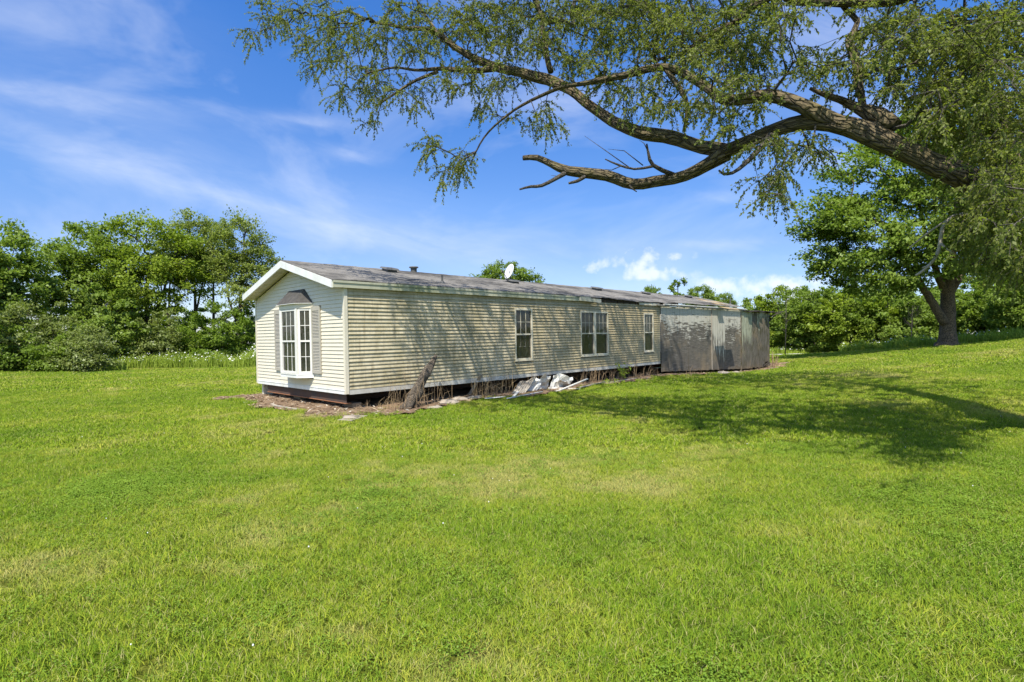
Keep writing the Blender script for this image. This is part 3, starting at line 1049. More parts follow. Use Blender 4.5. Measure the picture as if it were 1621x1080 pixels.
def build_roof():
    ny, nx = 120, 7
    rs = np.random.default_rng(11)
    ys = np.linspace(-0.315, ROOF_L, ny)
    rows = []
    for k, y in enumerate(ys):
        sag = 0.0 if y < 8 else -0.05 * math.exp(-((y - 12.2) / 2.2) ** 2)
        wob = 0.008 * math.sin(y * 2.1) + 0.006 * math.sin(y * 5.3)
        row = []
        for i in range(-nx, nx + 1):
            t = 1 - abs(i) / nx                       # 0 at an eave, 1 at the ridge
            x = -HW / 2 + (i / nx) * (HW / 2 + 0.10)
            z = 2.465 + SL * t * (HW / 2 + 0.09) + (1 - t) * (sag + wob) + rs.normal(0, 0.004)
            if i == nx and y > 8:
                x += rs.normal(0, 0.02)
            row.append((x, y, z))
        rows.append(row)
    m = MB()
    c = 2 * nx + 1
    for row in rows:
        m.v += row
    for row in rows:
        m.v += [(x, y, z - 0.022) for x, y, z in row]
    o2 = ny * c
    for k in range(ny - 1):
        for i in range(c - 1):
            a = k * c + i
            m.f.append((a, a + 1, a + c + 1, a + c))
            m.f.append((o2 + a, o2 + a + c, o2 + a + c + 1, o2 + a + 1))
    for k in range(ny - 1):
        for i in (0, c - 1):
            a = k * c + i
            m.f.append((a, a + c, o2 + a + c, o2 + a))
    for i in range(c - 1):
        for k in (0, ny - 1):
            a = k * c + i
            m.f.append((a, a + 1, o2 + a + 1, o2 + a))
    roof = m.build('roof', M['shingles'], house)
    # ridge cap
    MB().prism([(-HW / 2 - 0.14, 3.09), (-HW / 2, 3.135), (-HW / 2 + 0.14, 3.09), (-HW / 2, 3.115)], 1, -0.32, ROOF_L).build('ridge_cap', M['shingles'], roof)
    # white rake boards and the sloping soffit of the gable
    for sg in (-1, 1):
        xe = -HW / 2 + sg * (HW / 2 + 0.075)
        zr, ze = 2.443 + SL * (HW / 2 + 0.09), 2.440
        m = MB()
        xr = -HW / 2
        m.hexa([(xr, -0.335, zr - 0.165), (xe, -0.335, ze - 0.155), (xe, -0.302, ze - 0.155), (xr, -0.302, zr - 0.165),
                (xr, -0.335, zr), (xe, -0.335, ze), (xe, -0.302, ze), (xr, -0.302, zr)])
        m.build('rake_board', M['white_trim'], roof)
        n = 16
        for k in range(n):
            t0, t1 = k / n, (k + 1) / n - 0.004
            P = lambda t, d: (xr + (xe - xr) * t, d, zr - 0.13 + (ze - zr) * t)
            a0, a1 = P(t0, -0.30), P(t1, -0.30)
            b0, b1 = P(t0, -0.002), P(t1, -0.002)
            m = MB()
            m.hexa([a0, a1, b1, b0] + [(q[0], q[1], q[2] + 0.01) for q in (a0, a1, b1, b0)])
            m.build('soffit_strip', M['cream_trim'], roof)
    # eave: soffit strip, fascia boards (partly gone), dark rafters behind
    MB().box(0.002, 0.07, -0.30, 8.9, 2.300, 2.312).build('eave_soffit', M['cream_trim'], roof)
    MB().box(0.0, 0.03, 8.9, 13.6, 2.31, 2.42).build('sub_fascia', M['dark_wood'], roof)
    cuts = [-0.30, 3.3, 6.9, 8.85]
    for k in range(3):
        MB().box(0.072, 0.094, cuts[k], cuts[k + 1] - 0.004, 2.295, 2.438).build('fascia_board', M['fascia'], roof)
        MB().box(0.0945, 0.108, cuts[k], cuts[k + 1] - 0.004, 2.395, 2.442).build('drip_edge', M['fascia'], roof)
    MB().hexa([(0.075, 8.2, 2.31), (0.115, 8.2, 2.31), (0.16, 9.35, 2.27), (0.12, 9.35, 2.27), (0.075, 8.2, 2.41), (0.115, 8.2, 2.41), (0.16, 9.35, 2.39), (0.12, 9.35, 2.39)]).build('loose_fascia', M['cream_trim'], roof)
    MB().box(0.05, 0.075, 11.95, 13.5, 2.285, 2.375).build('fascia_board', M['cream_trim'], roof)
    for k, y in enumerate(np.arange(9.3, 12.0, 0.41)):
        MB().box(-0.02, 0.055, y, y + 0.04, 2.30, 2.40).build('rafter_tail', M['dark_wood'], roof)
    MB().hexa([(0.09, 13.2, 2.29), (0.16, 13.2, 2.29), (0.16, ROOF_L, 2.285), (0.09, ROOF_L, 2.285),
               (0.09, 13.2, 2.335), (0.16, 13.2, 2.335), (0.16, ROOF_L, 2.33), (0.09, ROOF_L, 2.33)]).build('eave_board', M['old_board'], roof)
    MB().hexa([(0.10, 13.7, 2.338), (0.19, 13.7, 2.338), (0.18, ROOF_L + .1, 2.335), (0.10, ROOF_L + .1, 2.335),
               (0.10, 13.7, 2.375), (0.19, 13.7, 2.375), (0.18, ROOF_L + .1, 2.37), (0.10, ROOF_L + .1, 2.37)]).build('eave_board', M['dirty_white'], roof)
    # vents, pipes
    for px, py in ((617, 430), (812, 448), (945, 459), (1023, 466), (1090, 471)):
        q = on_roof(px, py)
        m = MB()
        x, y = q.x, q.y
        P = lambda dx, dy, h: (x + dx, y + dy, roof_z(x + dx) + h)
        m.hexa([P(-.19, -.2, 0.06), P(.19, -.2, 0.07), P(.19, .2, 0.07), P(-.19, .2, 0.06), P(-.16, -.17, .10), P(.15, -.17, .115), P(.15, .17, .115), P(-.16, .17, .10)])
        m.hexa([P(-.14, -.15, -0.02), P(.13, -.15, -0.02), P(.13, .15, -0.02), P(-.14, .15, -0.02), P(-.14, -.15, .062), P(.13, -.15, .07), P(.13, .15, .07), P(-.14, .15, .062)])
        m.build('roof_vent', M['vent_grey'], roof)
    q = on_roof(655, 430)
    z = roof_z(q.x)
    MB().tube([(q.x, q.y, z - .05), (q.x, q.y, z + .12)], .09, 14).tube([(q.x, q.y, z + .12), (q.x, q.y, z + .135), (q.x, q.y, z + .165)], [.10, .14, .13], 14).build('flue_cap', M['vent_grey'], roof)
    for px, py, h, r in ((700, 448, 0.20, 0.028), (1156, 482, 0.30, 0.03)):
        q = on_roof(px, py)
        z = roof_z(q.x)
        MB().tube([(q.x, q.y, z - .03), (q.x, q.y, z + .05)], [.09, .04], 12).tube([(q.x, q.y, z), (q.x, q.y, z + h)], r, 12).build('vent_pipe', M['vent_grey'], roof)
    # lifted shingles and bare sheathing near the far end
    for k in range(9):
        q = on_roof(1112 + k * 6 + random.uniform(-6, 6), 474 + k * 1.6 + random.uniform(-1.5, 4))
        y, x = q.y, q.x
        w, l = random.uniform(.12, .3), random.uniform(.2, .8)
        P = lambda dx, dy, h: (x + dx, y + dy, roof_z(x + dx) + h)
        MB().hexa([P(-w, -l, .012), P(w, -l, .02), P(w, l, .02), P(-w, l, .012), P(-w, -l, .025), P(w, -l, .05), P(w, l, .03), P(-w, l, .025)]).build('torn_sheathing', M['straw' if k % 2 else 'old_board'], roof)


def build_end():
    """plywood-clad far end with the roof gone from its last bay"""
    spans = [(13.61, 15.92, 'plywood_grey', .050), (15.93, 18.25, 'plywood_grey', .056), (18.26, 19.75, 'plywood_white', .062),
             (19.76, 21.70, 'plywood_grey', .054), (21.72, 23.20, 'plywood_green', .075), (23.21, 25.88, 'plywood_mould', .045)]
    for a, b, mt, x in spans:
        n = 10
        m = MB()
        top = 2.285 if a < 22 else 2.27
        bot = []
        for k in range(n + 1):
            y = a + (b - a) * k / n
            bot.append((y, -0.36 - 0.042 * (y - 13.6) + (0.02 + 0.05 * abs(math.sin(y * 5.3)) * (1.6 if a > 23 else 0.6))))
        prof = [(y, z) for y, z in bot] + [(b, top), (a, top)]
        v0 = [(x, y, z) for y, z in prof]
        v1 = [(x - 0.015, y, z) for y, z in prof]
        nn = len(prof)
        m.v += v0 + v1
        m.f.append(tuple(range(nn)))
        m.f.append(tuple(range(2 * nn - 1, nn - 1, -1)))
        m.f += [(k, (k + 1) % nn, nn + (k + 1) % nn, nn + k) for k in range(nn)]
        m.build('plywood_panel', M[mt], house)
    MB().box(0.02, 0.085, 18.235, 18.275, -0.5, 2.27).build('batten', M['old_board'], house)
    MB().box(-0.02, 0.095, 21.69, 21.73, -0.75, 2.27).build('batten', M['plywood_mould'], house)
    MB().box(-0.12, 0.03, 13.6, 25.85, 2.15, 2.28).build('top_plate', M['dark_wood'], house)
    rs = random.Random(9)
    for k in range(9):
        y = 22.0 + k * 0.48
        dz = rs.uniform(-.03, .05)
        x0, x1 = -rs.uniform(.5, 1.1), rs.uniform(.15, .38)
        l = rs.uniform(.55, .8)
        MB().hexa([(x0, y, 2.28 + dz), (x1, y + rs.uniform(-.05, .05), 2.24 + dz), (x1 + rs.uniform(-.1, .1), y + l, 2.26 - dz), (x0, y + l, 2.30),
                   (x0, y, 2.31 + dz), (x1, y, 2.27 + dz + rs.uniform(0, .03)), (x1, y + l, 2.29 - dz), (x0, y + l, 2.34)]).build('roof_remnant', M['char'], house)
    for a, b, w in (((0.1, 25.7, 2.0), (0.55, 26.5, 2.30), .10), ((-.3, 25.8, 2.22), (0.62, 26.9, 2.34), .16), ((0.05, 25.8, 1.75), (0.35, 26.3, 2.28), .07)):
        MB().bar(a, b, w, .03).build('roof_remnant', M['char'], house)


def build_chassis():
    MB().box(-4.35, -0.10, 0.05, 0.062, -0.195, -0.004).build('steel_header', M['rust_steel'], house)
    MB().box(-4.35, -0.10, 0.03, 0.16, -0.212, -0.197).build('header_flange', M['rust_edge'], house)
    for x in (-1.15, -3.85):
        MB().box(x - .01, x + .01, 0.17, HL - .3, -0.26, 0.015).box(x - .07, x + .07, 0.17, HL - .3, -.275, -.262).build('chassis_beam', M['rust_steel'], house)
    k = 0
    for x in (-1.15, -3.85):
        for y in [0.42 + 2.35 * i for i in range(10)]:
            g = gz(x, y) - HZ0 - TILT * y - 0.05
            m = MB()
            z = -0.277
            while z > g:
                m.box(x - .2 + .01 * (k % 3), x + .2, y - .2, y + .2, max(z - .19, g), z)
                z -= .195
                k += 1
            m.build('pier', M['block'], house)
    for x, y in ((-0.28, 0.30), (-2.85, 0.28)):
        g = gz(x, y) - HZ0 - 0.05
        MB().box(x - .2, x + .2, y - .1, y + .1, g, -0.214).build('pier', M['block'], house)


build_walls()
build_windows()
build_roof()
build_end()
build_chassis()


# satellite dish on the ridge
def build_dish():
    q = on_roof(806, 447)
    base = Vector((q.x, q.y, roof_z(q.x) + HZ0 + TILT * q.y))
    t = empty('satellite_dish', base)
    tag(t, 'small pale oval satellite dish fixed near the roof ridge', 'dish')
    MB().box(-.1, .1, -.1, .1, -.03, .015).build('foot_plate', M['vent_grey'], t)
    MB().tube([(0, 0, 0), (0, 0, .16), (.03, -.05, .24)], .02, 10).build('mast', M['vent_grey'], t)
    n = Vector((-0.12, -0.93, 0.34)).normalized()
    u = Vector((0, 0, 1)).cross(n).normalized()
    w = n.cross(u)
    c = Vector((.03, -.05, .34))
    m = MB()
    rings, seg = 6, 28
    m.v.append(tuple(c - n * .0))
    for r in range(1, rings + 1):
        f = r / rings
        for k in range(seg):
            a = 2 * math.pi * k / seg
            m.v.append(tuple(c + u * (.22 * f * math.cos(a)) + w * (.27 * f * math.sin(a)) + n * (.05 * f * f)))
    for k in range(seg):
        m.f.append((0, 1 + k, 1 + (k + 1) % seg))
    for r in range(rings - 1):
        for k in range(seg):
            a, b = 1 + r * seg + k, 1 + r * seg + (k + 1) % seg
            m.f.append((a, b, b + seg, a + seg))
    o = m.build('reflector', M['dish'], t, smooth=True)
    s = o.modifiers.new('thick', 'SOLIDIFY')
    s.thickness = 0.012
    MB().tube([c - w * .26 + n * .03, c + n * .30 - w * .12], .012, 8).tube([c + n * .27 - w * .12, c + n * .34 - w * .11], .03, 10).build('feed_arm', M['vent_grey'], t)


build_dish()


def gpos(px, py):
    """where the sight line through a pixel meets the ground"""
    lo, hi = 1.0, 90.0
    for k in range(60):
        p = at(px, py, lo + (hi - lo) * k / 59)
        if p[2] < gz(p[0], p[1]):
            break
    a, b = lo + (hi - lo) * max(k - 1, 0) / 59, lo + (hi - lo) * k / 59
    for _ in range(24):
        c = (a + b) / 2
        p = at(px, py, c)
        if p[2] < gz(p[0], p[1]):
            b = c
        else:
            a = c
    return at(px, py, b)


def wall_w(px, py, x=0.0):
    """world point on an upright plane parallel to the long wall"""
    a = CAM
    d = at(px, py, 1.0) - CAM
    return a + d * ((x - a[0]) / d[0])


# ------------------------------------------------------------------ trees
def leaf_quads(C, A, Nn, length, width):
    """diamond leaves: centre C, axis A, normal Nn (all n x 3)"""
    A = A / (np.linalg.norm(A, axis=1, keepdims=True) + 1e-9)
    B = np.cross(Nn, A)
    B /= (np.linalg.norm(B, axis=1, keepdims=True) + 1e-9)
    Nn = np.cross(A, B)
    length = np.asarray(length).reshape(-1, 1)
    width = np.asarray(width).reshape(-1, 1)
    n = len(C)
    v = np.empty((n, 4, 3))
    v[:, 0] = C - A * length / 2
    v[:, 1] = C + B * width / 2 + Nn * width * 0.18 - A * length * 0.05
    v[:, 2] = C + A * length / 2 - Nn * length * 0.08
    v[:, 3] = C - B * width / 2 + Nn * width * 0.18 - A * length * 0.05
    f = np.arange(n * 4).reshape(n, 4)
    return v.reshape(-1, 3), f


def limb_mesh(paths, sides=6):
    """paths: list of (points n x 3, radii n) -> one tube mesh"""
    m = MB()
    for pts, rad in paths:
        m.tube(pts, rad, sides)
    return m


def connect(skel, skel_r, centers, rng, tip=0.012, k=0.55):
    """join leaf clusters to the limbs, nearest first, and thicken branches by what they carry.
    returns list of edges (a, b, ra, rb) and the parent direction of every cluster"""
    nodes = np.array(skel, float)
    par = [-1] * len(skel)
    d0 = np.sqrt(((centers[:, None] - nodes[None]) ** 2).sum(-1)).min(1)
    order = np.argsort(d0)
    n0 = len(skel)
    allp = np.vstack([nodes, np.zeros((len(centers), 3))])
    pen = np.concatenate([np.zeros(n0), np.zeros(len(centers))])
    cnt = n0
    ids = np.empty(len(centers), int)
    for ci in order:
        c = centers[ci]
        d = np.sqrt(((allp[:cnt] - c) ** 2).sum(-1)) + pen[:cnt] * 0.35
        j = int(np.argmin(d))
        allp[cnt] = c
        pen[cnt] = pen[j] + np.linalg.norm(allp[j] - c)
        par.append(j)
        ids[ci] = cnt
        cnt += 1
    w = np.ones(cnt)
    for i in range(cnt - 1, n0 - 1, -1):
        w[par[i]] += w[i]
    edges = []
    dirs = np.zeros((len(centers), 3))
    for ci in range(len(centers)):
        i = ids[ci]
        j = par[i]
        a, b = allp[j], allp[i]
        dirs[ci] = b - a
        ra = tip * w[i] ** k
        edges.append((a, b, ra, tip * max(w[i] - 1, 0.6) ** k))
    return edges, dirs


def edge_paths(edges, rng, bend=0.12):
    out = []
    for a, b, ra, rb in edges:
        L = np.linalg.norm(b - a)
        mid = (a + b) / 2 + rng.normal(0, 1, 3) * L * bend
        out.append(([a, mid, b], [ra, (ra + rb) / 2, rb]))
    return out


def blob_centers(blobs, n, rng, inner=0.45):
    """cluster centres spread through lumpy crown lobes, denser towards their skins"""
    blobs = np.array(blobs, float)
    wgt = (blobs[:, 3] * blobs[:, 4] * blobs[:, 5]) ** (2 / 3)
    pick = rng.choice(len(blobs), n, p=wgt / wgt.sum())
    d = rng.normal(0, 1, (n, 3))
    d /= np.linalg.norm(d, axis=1, keepdims=True)
    r = inner + (1 - inner) * rng.random(n) ** 0.6
    return blobs[pick, :3] + d * r[:, None] * blobs[pick, 3:6]


def cluster_leaves(C, dirs, per, spread, size, rng, crown_c, droop=0.0, elong=1.6):
    n = len(C)
    base = np.repeat(C, per, axis=0)
    D = np.repeat(dirs / (np.linalg.norm(dirs, axis=1, keepdims=True) + 1e-9), per, axis=0)
    sp = np.repeat(spread * rng.uniform(0.65, 1.35, n), per)[:, None]
    off = np.clip(rng.normal(0, 0.45, (n * per, 3)), -.8, .8) * sp * np.array([1, 1, 0.55])
    al = rng.uniform(-0.9, 1.1, (n * per, 1)) * sp * (elong - 1) * 0.8
    P = base + off + D * al
    out = P - crown_c
    out /= np.linalg.norm(out, axis=1, keepdims=True) + 1e-9
    Nn = out * 0.5 + np.array([0, 0, 0.8]) + rng.normal(0, 0.42, P.shape)
    A = out * 0.5 + D * 0.5 + rng.normal(0, 0.6, P.shape) - np.array([0, 0, droop])
    L = size * rng.uniform(0.65, 1.4, len(P))
    return leaf_quads(P, A, Nn, L, L * rng.uniform(0.5, 0.8, len(P)))


def make_tree(name, base, blobs, trunk, n, per, spread, size, leaf, bark, seed, label, group=None, tip=0.014, inner=0.45, cat='tree', elong=1.6, sides=6):
    """trunk: list of (points, radii) relative to the base; blobs: crown lobes relative to the base"""
    rng = np.random.default_rng(seed)
    x, y = base
    z = gz(x, y)
    t = empty(name, (x, y, z - 0.02))
    tag(t, label, cat, group)
    C = blob_centers(blobs, n, rng, inner)
    C = C[C[:, 2] > 0.12]
    skel = []
    paths = []
    for pts, rad in trunk:
        pts = [np.array(p, float) for p in pts]
        P, R = [], []
        for k in range(len(pts) - 1):
            for s in np.linspace(0, 1, 6)[:-1]:
                P.append(pts[k] * (1 - s) + pts[k + 1] * s + rng.normal(0, 0.012, 3) * (1 if k or s else 0))
                R.append(rad[k] * (1 - s) + rad[k + 1] * s)
        P.append(pts[-1])
        R.append(rad[-1])
        paths.append((P, R))
        skel += P[len(P) // 4:]
    edges, dirs = connect(skel, None, C, rng, tip)
    m = MB()
    for P, R in paths:
        m.tube(P, R, 12)
    m.build('trunk', M[bark], t, smooth=True)
    m = MB()
    for P, R in edge_paths(edges, rng):
        m.tube(P, R, 4, cap=False)
    m.build('limbs', M[bark], t, smooth=True)
    cc = np.array(blobs, float)
    crown_c = (cc[:, :3] * cc[:, 3:4]).sum(0) / cc[:, 3].sum()
    v, f = cluster_leaves(C, dirs, per, spread, size, rng, crown_c, elong=elong)
    link('crown', np_mesh('crown', v, f), M[leaf], t)
    return t


def copy_tree(src, base, scale, rz, label, name=None):
    x, y = base
    r = src.copy()
    COL.objects.link(r)
    if name:
        r.name = name
    r.location = (x, y, gz(x, y) - 0.02)
    r.rotation_euler = (0, 0, rz)
    r.scale = scale
    r['label'] = label
    for ch in [o for o in COL.objects if o.parent == src]:
        c = ch.copy()
        COL.objects.link(c)
        c.parent = r
    return r


def view_blobs(base, spec):
    """crown lobes given as (pixels right of the trunk, metres up, metres further away, rx, ry, rz) turned to world axes"""
    out = []
    for a, up, dp, rx, ry, rz in spec:
        q = RT * a + FW * dp
        out.append((q[0], q[1], up, rx, ry, rz))
    return out


def vtrunk(pts):
    return [tuple(RT * a + FW * d + np.array([0, 0, 1.0]) * u) for a, u, d in pts]


def build_left_wood():
    g = 'trees of the wood behind the meadow'
    # broad tree in the middle
    make_tree('broadleaf_tree', flat(232, 39), view_blobs(0, [(0, 8.6, 0, 2.9, 2.6, 2.6), (-2.2, 7.0, -.5, 2.2, 2.2, 2.0), (2.2, 8.0, 0, 2.2, 2.2, 2.2), (0.2, 6.2, -1.2, 2.6, 2.0, 1.7), (-3.2, 5.6, 0, 1.7, 1.7, 1.4), (2.6, 6.2, .5, 2.0, 2, 1.6), (-1.2, 4.4, -.8, 2.2, 1.8, 1.3), (1.4, 4.6, -.4, 1.6, 1.6, 1.0)]),
              [(vtrunk([(0, 0, 0), (.1, 2.5, 0), (0, 5, 0), (.2, 8, 0)]), [.26, .2, .15, .05]), (vtrunk([(0, 2.6, 0), (1.0, 5, .2), (1.8, 7.5, 0)]), [.14, .1, .04]), (vtrunk([(0, 3, 0), (-1.4, 5, -.2), (-2.2, 7, 0)]), [.13, .09, .03])],
              300, 85, 0.62, 0.185, 'leaf_lime', 'bark_thin', 21, 'tallest broad tree of the wood beyond the meadow', g)
    make_tree('broadleaf_tree', flat(135, 38), view_blobs(0, [(0, 8.0, 0, 2.4, 2.3, 2.3), (-1.9, 6.6, 0, 1.9, 2, 1.9), (1.8, 6.9, -.3, 2.0, 2, 1.8), (0, 5.2, -.8, 2.4, 2, 1.5), (.6, 3.9, -.8, 2.4, 1.8, 1.3)]),
              [(vtrunk([(0, 0, 0), (-.1, 3, 0), (0, 7.5, 0)]), [.24, .17, .04]), (vtrunk([(0, 3, 0), (1.2, 6, 0)]), [.12, .04])],
              230, 85, 0.6, 0.19, 'leaf_maple', 'bark_thin', 22, 'broad tree of the wood next to the leftmost maple', g)
    broad = make_tree('maple_tree', flat(8, 33), view_blobs(0, [(0, 7.0, 0, 2.2, 2.2, 2.2), (-2.0, 5.5, 0, 2.2, 2.2, 2.2), (1.2, 5.4, -.4, 1.7, 1.9, 1.8), (0, 3.9, -.8, 2.3, 2, 1.6), (-3.2, 3.6, 0, 2, 2, 2)]),
              [(vtrunk([(0, 0, 0), (0, 3, 0), (-.2, 6.5, 0)]), [.26, .18, .05])],
              260, 80, 0.55, 0.2, 'leaf_maple', 'bark_thin', 23, 'large-leaved tree at the leftmost edge of the picture', g)
    copy_tree(broad, flat(-190, 31), (1, 1, 1.05), 1.3, 'large-leaved tree just beyond the left picture edge')
    # tall thin-stemmed trees towards the house, sky between their trunks
    thin = make_tree('poplar_tree', flat(306, 41), view_blobs(0, [(0, 9.6, 0, 1.7, 1.7, 2.0), (-.9, 7.9, 0, 1.5, 1.5, 1.3), (1.1, 8.1, 0, 1.5, 1.5, 1.2)]),
              [(vtrunk([(0, 0, 0), (.15, 4, 0), (0, 9.5, 0)]), [.16, .11, .03]), (vtrunk([(.1, 3.5, 0), (.8, 6.5, 0), (1.3, 8.5, 0)]), [.08, .06, .02])],
              130, 84, 0.5, 0.15, 'leaf_poplar', 'bark_thin', 24, 'slim tall tree with bare stem just right of the tallest tree', g, elong=2.0)
    make_tree('poplar_tree', flat(382, 40), view_blobs(0, [(0, 9.2, 0, 1.8, 1.8, 1.9), (1.1, 7.6, 0, 1.7, 1.6, 1.3), (-1.0, 7.0, 0, 1.5, 1.5, 1.4), (.6, 5.4, -.3, 2.0, 1.7, 1.3), (1.9, 6.4, 0, 1.1, 1, .9)]),
              [(vtrunk([(-.2, 0, 0), (-.1, 4, 0), (.2, 9, 0)]), [.18, .13, .03]), (vtrunk([(-.1, 2.5, 0), (-1.0, 5, 0), (-1.2, 7.5, 0)]), [.09, .07, .02])],
              210, 84, 0.52, 0.15, 'leaf_poplar', 'bark_thin', 25, 'wind-swept tall tree of the wood closest to the gable', g, elong=2.1)
    copy_tree(thin, flat(338, 44), (.95, .95, .98), 2.1, 'second slim tall tree, between the bare stems and the wind-swept tree')
    copy_tree(thin, flat(270, 45), (.9, .9, .93), 4.2, 'slim tree half hidden behind the tallest tree')
    # undergrowth trees and shrubs in front
    sg = 'shrubs at the edge of the wood'
    def shrub(px, dp, w, h, leaf, seed, label, n=70, per=70, size=.17, kind='shrub'):
        r = w / 2
        make_tree(kind, flat(px, dp), view_blobs(0, [(0, h * .62, 0, r * .8, r * .8, h * .38), (-r * .55, h * .42, -.2, r * .6, r * .6, h * .36), (r * .55, h * .40, -.2, r * .6, r * .6, h * .34), (0, h * .25, -.5, r * .95, r * .7, h * .25)]),
                  [(vtrunk([(0, 0, 0), (.05, h * .35, 0), (0, h * .7, 0)]), [.07, .05, .015]), (vtrunk([(.1, 0, 0), (r * .4, h * .5, 0)]), [.05, .015]), (vtrunk([(-.1, 0, 0), (-r * .4, h * .5, 0)]), [.05, .015])],
                  n, per, .42, size, leaf, 'bark_thin', seed, label, sg, cat='shrub', tip=.008, elong=1.4)
    shrub(158, 35, 5.0, 5.6, 'leaf_maple', 31, 'bright young tree-like shrub below the broad tree', 120, 66, .2)
    shrub(352, 37, 4.6, 4.6, 'leaf_deep', 32, 'deep green shrub under the slim tall trees', 95)
    shrub(250, 36, 3.0, 4.2, 'leaf_olive', 33, 'pale olive feathery shrub in the middle of the wood edge', 75, 80, .13)
    shrub(60, 31, 4.6, 4.2, 'leaf_olive', 34, 'greyish olive shrub spreading in front of the leftmost tree', 120, 84, .13)
    shrub(140, 29.5, 3.4, 2.5, 'leaf_olive', 35, 'low rounded shrub reaching furthest onto the lawn', 85, 74, .12)
    shrub(8, 29, 3.2, 2.6, 'leaf_deep', 36, 'dark low shrub at the leftmost edge of the lawn', 80, 70, .14)
    shrub(92, 29.2, 2.6, 2.1, 'leaf_deep', 37, 'low dark shrub between the olive shrubs', 60, 70, .12)
    shrub(300, 38.5, 3.4, 3.2, 'leaf_deep', 38, 'dark shrub behind the white-flowered weeds', 75)
    shrub(404, 40, 4.0, 4.4, 'leaf_deep', 39, 'dark shrub partly hidden behind the gable corner', 75)
    shrub(205, 37.5, 3.4, 3.6, 'leaf_deep', 40, 'shaded shrub between the young tree and the olive shrub', 70)
    shrub(185, 43, 6, 6.6, 'leaf_deep', 42, 'shaded tall shrub filling the gap behind the young tree', 120, 80, .19)
    shrub(100, 42, 6, 6.4, 'leaf_deep', 43, 'shaded tall shrub behind the leftmost shrubs', 120, 80, .19)
    shrub(285, 46, 5, 5.2, 'leaf_deep', 44, 'shaded shrub deep in the wood below the slim trees', 100, 80, .19)
    shrub(30, 38, 5, 5.6, 'leaf_deep', 45, 'shaded shrub below the leftmost tree', 110, 80, .18)
    shrub(420, 47, 6, 6.0, 'leaf_deep', 46, 'shaded shrub filling the wood beside the gable', 110, 80, .19)
    shrub(345, 49, 6, 5.6, 'leaf_deep', 48, 'shaded shrub showing between the slim bare stems', 110, 80, .19)
    shrub(240, 50, 7, 6.4, 'leaf_deep', 47, 'shaded shrub furthest back in the wood', 120, 80, .2)
    shrub(-70, 28, 5, 4.5, 'leaf_olive', 41, 'olive shrub cut off by the picture edge beside the dark low one', 90)


def build_behind_house():
    g = 'treetops showing above the roof'
    t = make_tree('roadside_tree', flat(803, 55), view_blobs(0, [(0, 8.3, 0, 2.3, 2.2, 1.5), (-1.9, 7.7, 0, 1.8, 1.9, 1.3), (2.0, 7.5, 0, 1.7, 1.9, 1.3), (0, 6.4, 0, 3.0, 2.4, 1.2)]),
              [(vtrunk([(0, 0, 0), (0, 4, 0), (.1, 7.6, 0)]), [.25, .18, .04])], 190, 70, .55, .2, 'leaf_maple', 'bark_thin', 51, 'rounded treetop behind the satellite dish', g)
    copy_tree(t, flat(1033, 62), (.55, .55, .80), 1.0, 'small treetop peeping over the roof left of the sparse one')
    copy_tree(t, flat(1108, 60), (.62, .62, .78), 2.4, 'low treetop over the roof right of the sparse one')
    copy_tree(t, flat(1146, 66), (.45, .45, .75), 3.3, 'smallest treetop showing by the roof end')
    make_tree('roadside_tree', flat(1072, 56), view_blobs(0, [(0, 7.1, 0, .35, .4, .9), (.6, 7.6, 0, .35, .3, .4), (-.5, 7.2, 0, .3, .3, .5), (0, 5.9, 0, .8, .7, .5)]),
              [(vtrunk([(0, 0, 0), (0, 4, 0), (.1, 7.6, 0)]), [.15, .1, .03])], 34, 34, .28, .2, 'leaf_deep', 'bark_thin', 52, 'sparse ragged treetop sticking up above the roof', g)


